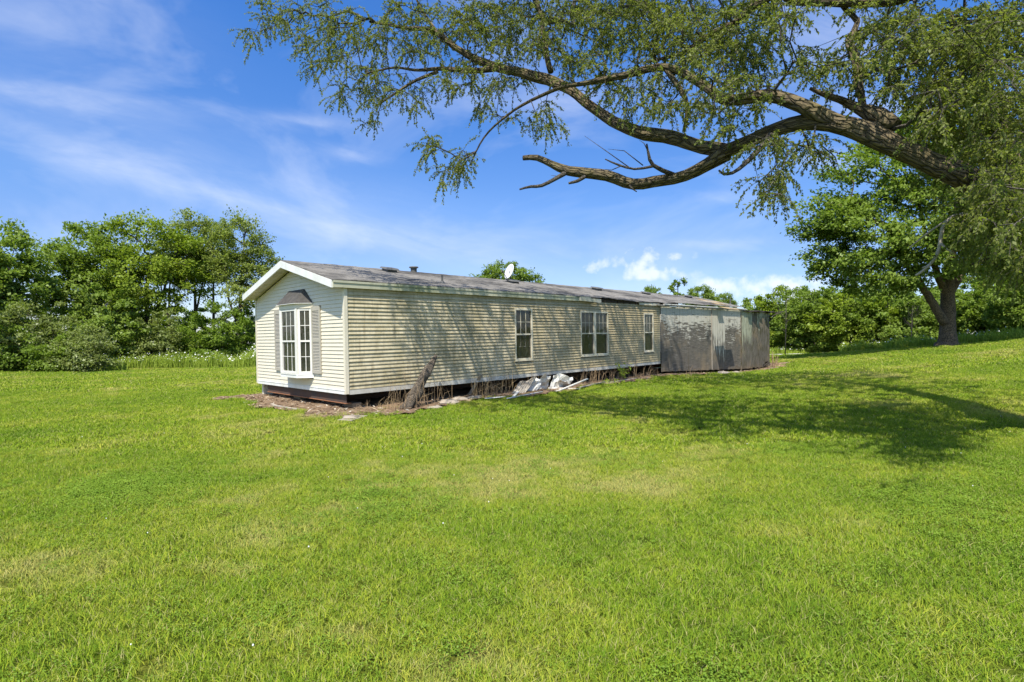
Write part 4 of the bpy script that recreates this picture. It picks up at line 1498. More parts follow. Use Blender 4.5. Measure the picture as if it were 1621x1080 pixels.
def build_right_wood():
    g = 'thicket along the far edge of the lawn'
    def bush(px, dp, w, h, leaf, seed, label, n=150, per=95, size=.2):
        r = w / 2
        return make_tree('thicket_tree', flat(px, dp), view_blobs(0, [(0, h * .70, 0, r * .75, r * .75, h * .30), (-r * .6, h * .5, -.2, r * .6, r * .6, h * .34), (r * .6, h * .48, -.2, r * .6, r * .6, h * .34), (0, h * .25, -.6, r, r * .8, h * .26)]),
                  [(vtrunk([(0, 0, 0), (.05, h * .4, 0), (0, h * .8, 0)]), [.12, .08, .02]), (vtrunk([(.1, 0, 0), (r * .4, h * .6, 0)]), [.07, .02])],
                  n, per, .5, size, leaf, 'bark_thin', seed, label, g, tip=.01)
    bush(1232, 50, 6.2, 6.4, 'leaf_lime', 61, 'light green thicket tree just right of the ruined end')
    b2 = bush(1288, 47, 6.4, 6.0, 'leaf_maple', 62, 'rounded thicket tree left of the maple crown', 160)
    bush(1345, 45, 6.2, 5.4, 'leaf_lime', 63, 'bright thicket tree under the maple crown', 160)
    b3 = bush(1405, 44, 6.4, 5.0, 'leaf_maple', 64, 'thicket tree behind the bare white sapling', 160)
    bush(1560, 42, 5.5, 4.6, 'leaf_deep', 65, 'dark thicket tree just right of the maple trunk', 160)
    bush(1628, 38, 5.0, 5.0, 'leaf_maple', 66, 'thicket tree at the right edge of the picture', 160)
    copy_tree(b2, flat(1470, 46), (1, 1, .85), 1.9, 'thicket tree directly behind the maple trunk')
    copy_tree(b3, flat(1520, 52), (1.1, 1.1, 1.35), 2.9, 'taller thicket tree behind the maple, right of its trunk')
    copy_tree(b2, flat(1600, 50), (1.1, 1.1, 1.4), 4.4, 'tall thicket tree at the back on the right edge')
    copy_tree(b3, flat(1200, 60), (1.1, 1.1, 1.2), .7, 'thicket tree furthest back beside the ruined end')
    copy_tree(b2, flat(1255, 58), (1.0, 1.0, 1.25), 5.1, 'taller thicket tree behind the light green one')
    copy_tree(b3, flat(1320, 56), (1.2, 1.2, 1.35), 3.7, 'tall thicket tree behind the bright one under the maple')
    copy_tree(b2, flat(1385, 58), (1.2, 1.2, 1.3), .4, 'thicket tree at the back behind the bare white sapling')
    copy_tree(b2, flat(1440, 54), (1.2, 1.2, 1.1), 2.4, 'thicket tree at the back left of the maple trunk')
    copy_tree(b3, flat(1720, 40), (1.1, 1.1, 1.2), 5.0, 'thicket tree beyond the right picture edge')
    # big maple with the split trunk
    d = 30.0
    make_tree('maple_tree', flat(1500, d), view_blobs(0, [(-3.2, 6.3, 0, 3.3, 3.2, 2.6), (-5.6, 5.6, -.4, 2.6, 2.6, 2.0), (-6.8, 7.0, 0, 1.6, 1.8, 1.2), (-4.6, 9.0, 0, 2.4, 2.6, 1.9), (-2.0, 10.6, 0, 3.0, 3, 2.2),
              (1.5, 10.0, 0, 3.4, 3.2, 2.4), (3.6, 7.2, 0, 3.2, 3.2, 2.6), (0.2, 7.4, -2.0, 3.2, 2.6, 2.4), (-1.2, 5.2, -2.2, 2.6, 1.8, 1.5), (-4.2, 3.9, -.6, 2.2, 2.0, 1.3), (2.8, 4.9, -1.4, 2.2, 1.8, 1.2), (5.6, 5.4, 0, 2.4, 2.4, 2.0), (5.2, 8.6, 0, 2.8, 2.6, 2.2), (7.2, 6.6, .5, 2.4, 2.4, 2.4), (-6.2, 4.4, .2, 1.4, 1.5, 1.0)]),
              [(vtrunk([(0, -.1, 0), (0, .25, 0), (0, .9, 0), (.05, 2.0, 0), (0, 3.4, 0), (.3, 6.0, 0), (.6, 9.5, 0)]), [.78, .47, .38, .35, .31, .2, .05]),
               (vtrunk([(-.30, 1.3, -.15), (-1.1, 2.6, -.2), (-2.0, 3.9, -.2), (-3.2, 6.0, 0)]), [.24, .20, .17, .06]),
               (vtrunk([(.1, 2.7, 0), (-.55, 3.7, -.1), (-1.0, 5.2, 0), (-1.6, 8.0, 0)]), [.22, .18, .14, .05]),
               (vtrunk([(.1, 3.0, 0), (1.2, 4.8, 0), (3.0, 6.8, 0)]), [.22, .15, .05])],
              1000, 84, .60, .18, 'leaf_maple', 'bark_maple', 71, 'big spreading maple with a forked trunk standing on the rise', sides=14)
    # slim bare-stemmed saplings in front of the thicket
    for px, py0, dp, h, sd, lab in ((1442, 0, 40, 3.2, 1, 'thin pale dead sapling in front of the thicket, left of the maple trunk'), (1243, 0, 44, 4.6, 2, 'thin pale-stemmed sapling next to the ruined end')):
        x, y = flat(px, dp)
        t = empty('sapling', (x, y, gz(x, y)))
        tag(t, lab, 'sapling')
        rs = random.Random(sd)
        MB().tube([(0, 0, -.05), (.05, .02, h * .5), (.1, -.03, h)], [.045, .03, .008], 7).build('stem', M['bark_grey'], t, smooth=True)
        m = MB()
        for k in range(30):
            z = h * rs.uniform(.4, .95)
            a = rs.uniform(0, 6.28)
            l = rs.uniform(.4, 1.0)
            m.tube([(.05, 0, z), (.05 + l * .5 * math.cos(a), l * .5 * math.sin(a), z + l * .4), (.05 + l * .7 * math.cos(a), l * .7 * math.sin(a), z + l * .9)], [.012, .008, .003], 4)
        m.build('twigs', M['bark_grey'], t)


build_left_wood()
build_behind_house()
build_right_wood()


# ------------------------------------------------------------------ the overhanging tree
def smooth_path(pts, step=0.12):
    """Catmull-Rom through the rows of pts (x, y, z, r)"""
    P = np.array(pts, float)
    P = np.vstack([2 * P[0] - P[1], P, 2 * P[-1] - P[-2]])
    out = []
    for i in range(1, len(P) - 2):
        n = max(2, int(np.linalg.norm(P[i + 1][:3] - P[i][:3]) / step))
        for s in np.arange(n) / n:
            a, b, c, d = P[i - 1], P[i], P[i + 1], P[i + 2]
            out.append(0.5 * ((2 * b) + (-a + c) * s + (2 * a - 5 * b + 4 * c - d) * s ** 2 + (-a + 3 * b - 3 * c + d) * s ** 3))
    out.append(P[-2])
    out = np.array(out)
    out[:, 3] = np.maximum(out[:, 3], 0.003)
    return out


def pxpath(rows, wob=0.0, seed=0, thick=1.0):
    """rows: (px, py, depth, width in photograph pixels) -> world path with radii"""
    r = []
    for px, py, d, w in rows:
        p = at(px, py, d)
        r.append((*p, w * thick * d / FOC / 2))
    S = smooth_path(r)
    if wob:
        rng = np.random.default_rng(seed)
        n = len(S)
        t = np.arange(n)
        for ax in range(3):
            S[:, ax] += wob * np.minimum(1, S[:, 3] * 25) * (np.sin(t * 0.5 + rng.random() * 6) * .5 + np.sin(t * 1.3 + rng.random() * 6) * .3)
    return S


def gnarly_tube(S, sides, seed, amp=0.10):
    """limb with ridged bark: radius varies round and along it"""
    m = MB()
    rng = np.random.default_rng(seed)
    pts = [Vector(p[:3]) for p in S]
    prev = None
    ph = rng.random(8) * 6.28
    for k, p in enumerate(pts):
        d = (pts[min(k + 1, len(pts) - 1)] - pts[max(k - 1, 0)]).normalized()
        ref = prev if prev is not None else (Vector((0, 0, 1)) if abs(d.z) < 0.9 else Vector((1, 0, 0)))
        n = (ref - d * ref.dot(d)).normalized()
        prev = n
        b = d.cross(n)
        r = S[k][3]
        for j in range(sides):
            a = 2 * math.pi * j / sides
            w = 1 + amp * (0.6 * math.sin(3 * a + ph[0] + k * .12) + 0.5 * math.sin(7 * a + ph[1] - k * .21) + 0.45 * math.sin(11 * a + ph[2] + k * .4)) + amp * .6 * math.sin(k * .55 + ph[3]) + rng.normal(0, amp * .25)
            m.v.append(tuple(p + (n * math.cos(a) + b * math.sin(a)) * r * w))
    for k in range(len(pts) - 1):
        for j in range(sides):
            j2 = (j + 1) % sides
            m.f.append((k * sides + j, k * sides + j2, (k + 1) * sides + j2, (k + 1) * sides + j))
    m.f.append(tuple(reversed(range(sides))))
    e = (len(pts) - 1) * sides
    m.f.append(tuple(e + j for j in range(sides)))
    # lengthwise coordinates for the bark furrows, in metres
    lens = [0.0]
    for k in range(len(pts) - 1):
        lens.append(lens[-1] + (pts[k + 1] - pts[k]).length)
    rm = max(float(S[:, 3].mean()), .02)
    m.uv = []
    for k in range(len(pts) - 1):
        for j in range(sides):
            u0, u1 = 2 * math.pi * rm * j / sides, 2 * math.pi * rm * (j + 1) / sides
            m.uv += [(u0, lens[k]), (u1, lens[k]), (u1, lens[k + 1]), (u0, lens[k + 1])]
    m.uv += [(0, 0)] * (2 * sides)
    return m


def build_elm():
    rng = np.random.default_rng(99)
    tb = at(1790, HZ, 6.6)
    base = (tb[0], tb[1], gz(tb[0], tb[1]) - .05)
    t = empty('elm_tree', base)
    tag(t, 'old leaning elm whose long gnarled limb and drooping foliage overhang the lawn', 'tree')
    o = np.array(base)

    def loc(S):
        S = S.copy()
        S[:, :3] -= o
        return S
    trunk = [(*o, .62), (*(o + [0, 0, .5]), .46), (*(o + [-.05, 0, 1.6]), .40), (*(o + [-.2, .05, 2.6]), .40), (*(o + [-.1, .2, 4.2]), .32), (*(o + [.1, .5, 6.5]), .25), (*(o + [-.3, 1.2, 9.5]), .18), (*(o + [-1.0, 1.8, 13.5]), .06)]
    limbs = {
        'limb': [(1790, 330, 6.6, 84), (1690, 362, 6.4, 70), (1610, 332, 6.2, 62), (1545, 294, 6.1, 58), (1480, 262, 6.1, 54), (1400, 222, 6.2, 50), (1340, 201, 6.4, 44), (1290, 195, 6.6, 40), (1230, 205, 6.9, 36), (1180, 226, 7.2, 32), (1145, 240, 7.4, 30)],
        'a1': [(1150, 238, 7.4, 26), (1100, 229, 7.7, 23), (1050, 216, 8.0, 25), (1020, 213, 8.1, 24), (980, 196, 8.3, 20), (940, 172, 8.6, 19), (885, 134, 8.9, 19), (839, 118, 9.2, 18), (782, 107, 9.5, 15), (724, 76, 9.8, 12), (686, 50, 10.0, 9), (640, 43, 10.3, 7), (585, 35, 10.5, 4)],
        'b': [(1150, 242, 7.4, 28), (1120, 262, 7.6, 22), (1085, 278, 7.8, 20), (1050, 285, 8.0, 20), (1002, 290, 8.2, 19), (960, 279, 8.4, 17), (900, 271, 8.6, 17), (872, 258, 8.7, 12), (850, 249, 8.8, 10), (828, 250, 8.9, 8)],
        'b2': [(900, 272, 8.6, 9), (880, 284, 8.5, 7), (858, 293, 8.5, 6), (840, 295, 8.5, 5), (822, 300, 8.5, 3)],
        'b3': [(932, 276, 8.5, 8), (915, 287, 8.4, 6), (900, 291, 8.4, 4)],
        'b4': [(1065, 276, 7.9, 9), (1035, 262, 7.8, 7), (1027, 245, 7.8, 5), (1024, 228, 7.8, 3)],
        'b5': [(1032, 263, 7.8, 5), (1005, 268, 7.7, 4), (980, 262, 7.7, 4), (958, 252, 7.7, 2)],
        'b6': [(998, 292, 8.2, 6), (1000, 298, 8.1, 3), (1008, 304, 8.1, 2)],
        'c': [(1222, 209, 6.95, 14), (1208, 228, 6.85, 10), (1196, 246, 6.8, 9), (1180, 260, 6.8, 8), (1160, 274, 6.8, 6), (1145, 275, 6.8, 5), (1137, 269, 6.8, 3)],
        'd': [(1335, 198, 6.4, 34), (1300, 181, 6.5, 34), (1269, 166, 6.6, 31), (1211, 153, 6.8, 26), (1149, 160, 7.0, 22), (1110, 130, 7.2, 19), (1056, 106, 7.5, 17), (989, 120, 7.8, 14), (930, 130, 8.1, 11), (890, 138, 8.4, 8), (840, 160, 8.7, 6), (801, 184, 8.9, 5), (766, 218, 9.1, 4), (744, 262, 9.2, 2)],
        'd2': [(1053, 107, 7.5, 11), (1078, 142, 7.4, 9), (1089, 173, 7.4, 8), (1083, 209, 7.5, 6)],
        'e': [(1410, 205, 6.2, 40), (1390, 186, 6.3, 30), (1362, 170, 6.4, 18), (1340, 162, 6.5, 14), (1314, 153, 6.5, 11), (1282, 140, 6.6, 5)],
        'e2': [(1366, 172, 6.4, 14), (1360, 140, 6.5, 16), (1356, 110, 6.6, 15), (1348, 80, 6.7, 15), (1345, 62, 6.8, 14), (1358, 36, 6.9, 11), (1331, 4, 7.0, 9), (1310, -40, 7.1, 6)],
        'f': [(1310, -40, 7.1, 10), (1207, 0, 7.4, 12), (1167, 33, 7.6, 12), (1131, 53, 7.8, 10), (1078, 85, 8.0, 7), (1020, 98, 8.2, 4)],
        'g': [(1700, -80, 6.8, 40), (1560, -40, 6.6, 30), (1398, 0, 6.8, 20), (1330, 4, 6.9, 17), (1265, 2, 7.0, 12), (1190, -30, 7.2, 8)],
        'h1': [(871, 113, 9.0, 10), (862, 57, 9.2, 8), (850, 0, 9.4, 6), (840, -50, 9.5, 3)],
        'h2': [(782, 109, 9.5, 10), (736, 113, 9.6, 9), (697, 109, 9.7, 7), (663, 111, 9.8, 5), (625, 107, 10.0, 4), (583, 116, 10.1, 3)],
        'h3': [(694, 113, 9.7, 6), (648, 134, 9.8, 5), (594, 168, 9.9, 3)],
        'h4': [(700, 62, 9.9, 6), (670, 20, 10.1, 5), (650, -20, 10.2, 3)],
        'k': [(1620, 326, 6.1, 30), (1600, 250, 6.2, 24), (1570, 160, 6.4, 18), (1530, 80, 6.5, 12), (1500, 20, 6.6, 8)],
        'k2': [(1690, 350, 6.3, 30), (1640, 390, 6.4, 20), (1590, 400, 6.5, 12), (1540, 420, 6.7, 6)],
    }
    S = smooth_path(trunk)
    paths = {'trunk': S}
    for k, rows in limbs.items():
        paths[k] = pxpath(rows, 0.02, len(k) + len(rows), {'limb': .62, 'd': .72, 'a1': .82, 'e2': .75}.get(k, .9))
    gnarly_tube(loc(paths['trunk']), 28, 1, .05).build('trunk', M['bark_elm'], t, smooth=True)
    big = ('limb', 'a1', 'b', 'd', 'e', 'e2')
    for q, k in enumerate(big):
        dead = k in ('b',)
        ob = gnarly_tube(loc(paths[k]), 26 if k == 'limb' else 16, 3 + q, .085 if k == 'limb' else .11).build('limb', M['bark_elm'], t, smooth=True)
        if k == 'b':
            ob['label'] = 'bare dead limb reaching over the roof'
    for k in ('b2', 'b3', 'b4', 'b5', 'b6', 'c'):
        S = loc(paths[k])
        MB().tube(S[:, :3], S[:, 3], 8).build('dead_branch', M['bark_grey'], t, smooth=True)
    # fine dead twigs on the bare limb
    for a, b in (((1000, 268, 7.8), (925, 215, 7.8)), ((1018, 262, 7.8), (962, 236, 7.8)), ((985, 262, 7.75), (958, 268, 7.75)), ((1300, 230, 6.8), (1332, 280, 6.8)), ((880, 283, 8.5), (872, 278, 8.5)), ((1024, 236, 7.8), (1012, 222, 7.8))):
        p, q = at(*a) - o, at(*b) - o
        mid = (p + q) / 2 + rng.normal(0, .04, 3)
        MB().tube([p, mid, q], [.009, .006, .002], 5).build('dead_twig', M['bark_grey'], t, smooth=True)
    for rows in ([(1540, 338, 6.7, 6), (1508, 343, 6.7, 6), (1492, 362, 6.7, 6), (1487, 392, 6.7, 5), (1478, 412, 6.7, 5), (1462, 428, 6.7, 4), (1450, 436, 6.7, 4)],
                 [(1488, 384, 6.7, 4), (1500, 395, 6.6, 3), (1514, 404, 6.6, 2)], [(1500, 348, 6.7, 3), (1470, 368, 6.8, 3), (1440, 392, 6.8, 2)], [(1470, 421, 6.7, 3), (1460, 424, 6.7, 2)]):
        S = loc(pxpath(rows))
        MB().tube(S[:, :3], S[:, 3], 7).build('dead_twig', M['deadwood_pale'], t, smooth=True)['label'] = 'pale bare twig hanging in front of the maple'
    for k in paths:
        if k not in big and k != 'trunk' and k not in ('b2', 'b3', 'b4', 'b5', 'b6', 'c'):
            gnarly_tube(loc(paths[k]), 10, 40 + len(paths[k]), .08).build('branch', M['bark_elm'], t, smooth=True)
    # leaf sprays: (px, py, rx, ry, depth, count)
    B = [(430, 22, 34, 26, 10.8, 13), (399, 50, 9, 26, 10.8, 4), (495, 38, 48, 42, 10.6, 30), (505, 95, 26, 30, 10.5, 10), (570, 55, 52, 55, 10.4, 34), (556, 130, 28, 30, 10.3, 12), (610, 130, 40, 36, 10.1, 15),
         (585, 180, 18, 16, 10.1, 4), (650, 45, 52, 45, 10.0, 30), (652, 150, 34, 30, 9.9, 9), (720, 60, 62, 56, 9.7, 36), (735, 125, 48, 26, 9.6, 13), (690, 225, 26, 14, 9.3, 6), (716, 250, 22, 20, 9.3, 7), (738, 262, 10, 24, 9.3, 4),
         (672, 242, 10, 14, 9.3, 2), (700, 282, 8, 14, 9.3, 2), (800, 45, 74, 46, 9.3, 42), (815, 115, 42, 30, 9.1, 12), (778, 160, 30, 22, 9.1, 6), (845, 180, 42, 20, 9.0, 9), (878, 198, 14, 18, 9.0, 3), (900, 50, 72, 52, 8.8, 42), (940, 115, 52, 36, 8.5, 20),
         (1000, 45, 76, 46, 8.2, 44), (1050, 95, 52, 36, 8.0, 24), (1000, 145, 44, 24, 8.2, 10), (1100, 40, 70, 40, 7.8, 36), (1145, 100, 52, 36, 7.5, 24), (1120, 165, 46, 22, 7.5, 10), (1060, 165, 30, 22, 7.8, 7), (1200, 50, 56, 46, 7.3, 26), (1195, 125, 44, 30, 7.2, 12),
         (1185, 190, 36, 20, 7.2, 8), (1218, 235, 30, 18, 7.0, 8), (1216, 275, 22, 22, 7.0, 6), (1236, 300, 10, 20, 7.0, 3), (1205, 300, 8, 18, 7.0, 2), (1285, 225, 34, 14, 6.9, 6), (1290, 250, 16, 14, 6.9, 3), (1275, 100, 40, 30, 7.0, 12), (1255, 15, 40, 20, 7.1, 10), (1340, 115, 34, 40, 6.8, 14), (1375, 30, 40, 26, 6.7, 12),
         (1405, 100, 32, 46, 6.6, 16), (1450, 55, 46, 50, 6.5, 26), (1470, 140, 50, 46, 6.5, 26), (1525, 60, 56, 54, 6.4, 36), (1590, 80, 52, 80, 6.3, 46), (1530, 170, 56, 50, 6.5, 34), (1600, 200, 46, 60, 6.4, 36), (1475, 195, 34, 26, 7.2, 10), (1575, 255, 40, 40, 6.5, 24), (1605, 320, 40, 50, 6.6, 30), (1560, 345, 40, 36, 6.8, 18),
         (1590, 395, 40, 30, 6.8, 9), (1535, 380, 34, 28, 7.0, 7), (1500, 250, 30, 30, 8.0, 7), (1700, 120, 70, 150, 6.4, 46), (1700, 330, 50, 90, 6.6, 24), (1480, 300, 30, 30, 8.5, 5),
         (800, 15, 60, 30, 11.6, 14), (880, 15, 70, 30, 12.2, 26), (965, 10, 60, 28, 13.4, 34), (1035, 18, 50, 30, 14.6, 34), (1090, 30, 40, 26, 15.4, 22), (830, -60, 60, 30, 11.5, 26), (930, -50, 60, 30, 12.9, 30), (720, -150, 80, 50, 9.9, 20), (1010, -40, 60, 30, 14.0, 24), (1120, 10, 60, 30, 11.8, 14), (1190, 5, 60, 30, 11.0, 12),
         (1590, 300, 34, 34, 5.5, 18), (1600, 350, 34, 34, 5.6, 18), (1565, 325, 26, 26, 5.6, 9), (1612, 410, 26, 30, 5.9, 10), (1640, 380, 40, 80, 5.8, 22),
         # above the picture: the rest of the crown
         (1375, -600, 260, 150, 9.0, 60), (1250, -480, 200, 120, 11.0, 48), (1480, -480, 240, 140, 10.5, 60), (1680, -420, 200, 150, 9.5, 44), (1560, -700, 220, 160, 10.0, 44), (1120, -380, 160, 100, 11.5, 30),
         (900, -140, 140, 70, 12.0, 26), (1100, -160, 160, 80, 11.5, 34), (1300, -200, 160, 90, 10.5, 36), (1450, -160, 140, 90, 9.5, 36), (1600, -180, 120, 90, 9.0, 34), (1500, -320, 160, 110, 11, 34), (1250, -330, 160, 90, 12.5, 30), (1750, -150, 120, 150, 8.5, 34), (1800, 100, 100, 150, 7.5, 30),
         (650, -60, 90, 45, 9.8, 24), (850, -70, 100, 50, 9.0, 34), (1050, -80, 100, 60, 8.2, 36), (1250, -80, 100, 60, 7.4, 36), (1450, -80, 100, 60, 6.9, 36), (1620, -90, 80, 70, 6.8, 26)]
    C = []
    for px, py, rx, ry, d, n in B:
        for _ in range(int(n * (1.9 if py < -60 else 1.1 if px < 1420 else 1.3))):
            while True:
                a, b = rng.uniform(-1, 1, 2)
                if a * a + b * b < 1:
                    break
            dd = d + rng.normal(0, .45 if px < 1100 else .75)
            C.append(at(px + a * rx, py + b * ry, dd))
    C = np.array(C)
    skel = np.vstack([paths[k][::3, :3] for k in paths if k not in ('b2', 'b3', 'b4', 'b5', 'b6', 'c', 'b')])
    edges, dirs = connect(skel, None, C, rng, 0.0042, 0.5)
    m = MB()
    for P, R in edge_paths(edges, rng, .13):
        m.tube([p - o for p in P], R, 4, cap=False)
    # drooping twigs, leaves alternate along each
    Lc, La, Ln, Ll = [], [], [], []
    hid = ((HZ - (C - CAM)[:, 2] / ((C - CAM) @ FW) * FOC) < -70)
    for c, dr, far_up in zip(C, dirs, hid):
        dr = dr / (np.linalg.norm(dr) + 1e-6)
        for _ in range(3 if far_up else rng.integers(4, 7)):
            h = rng.normal(0, 1, 3)
            h[2] *= .5
            d0 = dr * .5 + h / (np.linalg.norm(h) + 1e-6) * .8
            L = rng.uniform(.18, .48)
            n = 7
            p = c.copy()
            pts = [p.copy()]
            v = d0 / np.linalg.norm(d0)
            for k in range(n):
                v = v + np.array([0, 0, -.19])
                v /= np.linalg.norm(v)
                p = p + v * L / n
                pts.append(p.copy())
            pts = np.array(pts)
            m.tube([pts[0] - o, pts[3] - o, pts[7] - o], [.004, .003, .0015], 3, cap=False)
            nl = int(L * (30 if far_up else 88)) + 6
            s = rng.random(nl) ** .8 * (n - .01)
            i = s.astype(int)
            q = pts[i] + (pts[i + 1] - pts[i]) * (s - i)[:, None]
            ax = (pts[i + 1] - pts[i]) / (L / n) * .6 + rng.normal(0, .55, (nl, 3)) + np.array([0, 0, -.35])
            l = rng.uniform(.025, .049, nl) * (2.7 if far_up else 1.0)
            ax /= np.linalg.norm(ax, axis=1, keepdims=True)
            Lc.append(q + ax * (l * .5)[:, None] + rng.normal(0, .008, (nl, 3)))
            La.append(ax)
            Ln.append(rng.normal(0, .7, (nl, 3)) + np.array([0, 0, .6]))
            Ll.append(l)
    m.build('twigs', M['bark_grey'], t)
    Lc, La, Ln, Ll = np.vstack(Lc), np.vstack(La), np.vstack(Ln), np.concatenate(Ll)
    v, f = leaf_quads(Lc - o, La, Ln, Ll, Ll * rng.uniform(.42, .6, len(Ll)))
    link('crown', np_mesh('crown', v, f), M['leaf_elm'], t)
    print('elm leaves', len(Ll), 'clusters', len(C))


build_elm()


# ------------------------------------------------------------------ weeds and tall grass along the wood edge
def blades(P, h, w, lean, rng, curve=.3):
    """three-row bent blades; returns verts, quads (two per blade)"""
    n = len(P)
    a = rng.random(n) * 2 * math.pi
    side = np.stack([np.cos(a), np.sin(a), np.zeros(n)], -1)
    b = rng.random(n) * 2 * math.pi
    ld = np.stack([np.cos(b), np.sin(b), np.zeros(n)], -1) * (lean * rng.random(n) * h)[:, None]
    h = h[:, None]
    w = (w * np.ones(n))[:, None]
    up = np.array([0, 0, 1.0])
    v = np.empty((n, 6, 3))
    v[:, 0], v[:, 1] = P - side * w / 2, P + side * w / 2
    mid = P + up * h * .58 + ld * .38
    v[:, 2], v[:, 3] = mid + side * w * .42, mid - side * w * .42
    tip = P + up * h * (1 - curve * .3) + ld
    v[:, 4], v[:, 5] = tip + side * w * .06, tip - side * w * .06
    i = np.arange(n)[:, None] * 6
    f = np.concatenate([i + np.array([[0, 1, 2, 3]]), i + np.array([[3, 2, 4, 5]])])
    return v.reshape(-1, 3), f


def build_weeds():
    rng = np.random.default_rng(5)

    def strip(name, label, spec, n, hmin, hmax, w, mt, seed, flowers=0, leafy=0):
        rng = np.random.default_rng(seed)
        P = []
        for px0, px1, d0, d1, share in spec:
            k = int(n * share)
            px = rng.uniform(px0, px1, k)
            d = rng.uniform(d0, d1, k)
            q = CAM + d[:, None] * FW + ((px - 810.5) / FOC * d)[:, None] * RT
            P.append(q)
        P = np.vstack(P)
        P[:, 2] = ground(P[:, 0], P[:, 1])
        cl = np.array([mnoise.noise((p[0] * .7, p[1] * .7, seed)) for p in P])
        h = rng.uniform(hmin, hmax, len(P)) * (0.8 + 0.6 * cl)
        v, f = blades(P, h, w, .55, rng)
        o = link(name, np_mesh(name, v, f), M[mt])
        tag(o, label, 'weeds', kind='stuff')
        if leafy:
            k = rng.choice(len(P), leafy)
            c = P[k] + np.stack([rng.normal(0, .1, leafy), rng.normal(0, .1, leafy), h[k] * rng.uniform(.3, 1.0, leafy)], -1)
            v, f = leaf_quads(c, rng.normal(0, 1, (leafy, 3)), rng.normal(0, .5, (leafy, 3)) + [0, 0, 1], rng.uniform(.1, .2, leafy), rng.uniform(.05, .1, leafy))
            link(name + '_leaves', np_mesh(name, v, f), M['leaf_weed'], o)
        if flowers:
            k = rng.choice(len(P), flowers)
            c = P[k] + np.stack([rng.normal(0, .05, flowers), rng.normal(0, .05, flowers), np.clip(h[k], .5, 2) * rng.uniform(.86, 1.06, flowers)], -1)
            s = rng.uniform(.05, .12, flowers)
            v, f = leaf_quads(c, rng.normal(0, 1, (flowers, 3)) * [1, 1, .2], np.tile([-FW[0] * .6, -FW[1] * .6, .8], (flowers, 1)) + rng.normal(0, .2, (flowers, 3)), s, s * .9)
            link('white_flowers', np_mesh('white_flowers', v, f), M['petal'], o)
    strip('weeds', 'tall weeds with white flowers in front of the wood', [(185, 420, 33.2, 36.0, .7), (-40, 200, 29.5, 32, .15), (380, 480, 34, 37, .15)], 9000, .5, 1.25, .03, 'leaf_weed', 6, 700, 3500)
    strip('weeds', 'rank green weeds at the foot of the thicket beside the maple', [(1205, 1330, 45.5, 48, .45), (1330, 1420, 38, 41, .2), (1400, 1480, 34, 37, .12), (1510, 1640, 32, 35, .23)], 9000, .35, .95, .035, 'leaf_weed', 7, 260, 3500)


build_weeds()


# ------------------------------------------------------------------ the lawn's grass
def tuft_mesh(name, radius, n, h0, h1, w, seed, lean=.9):
    rng = np.random.default_rng(seed)
    r = radius * np.sqrt(rng.random(n))
    a = rng.random(n) * 2 * math.pi
    P = np.stack([r * np.cos(a), r * np.sin(a), np.zeros(n) - .006], -1)
    v, f = blades(P, rng.uniform(h0, h1, n), w, lean, rng)
    me = np_mesh(name, v, f)
    me.materials.append(M['grass_blade'])
    return me


def clover_mesh(name, radius, n, seed):
    rng = np.random.default_rng(seed)
    r = radius * np.sqrt(rng.random(n))
    a = rng.random(n) * 2 * math.pi
    c = np.stack([r * np.cos(a), r * np.sin(a), rng.uniform(.012, .042, n)], -1)
    v, f = leaf_quads(c, rng.normal(0, 1, (n, 3)) * [1, 1, .2], rng.normal(0, .35, (n, 3)) + [0, 0, 1], rng.uniform(.008, .014, n), rng.uniform(.008, .013, n))
    me = np_mesh(name, v, f)
    me.materials.append(M['clover_leaf'])
    return me


leaf_mat('clover_leaf', (0.130, 0.230, 0.024), (0.260, 0.370, 0.050), 0.3, 3.0, 0.05, lift=1.2)


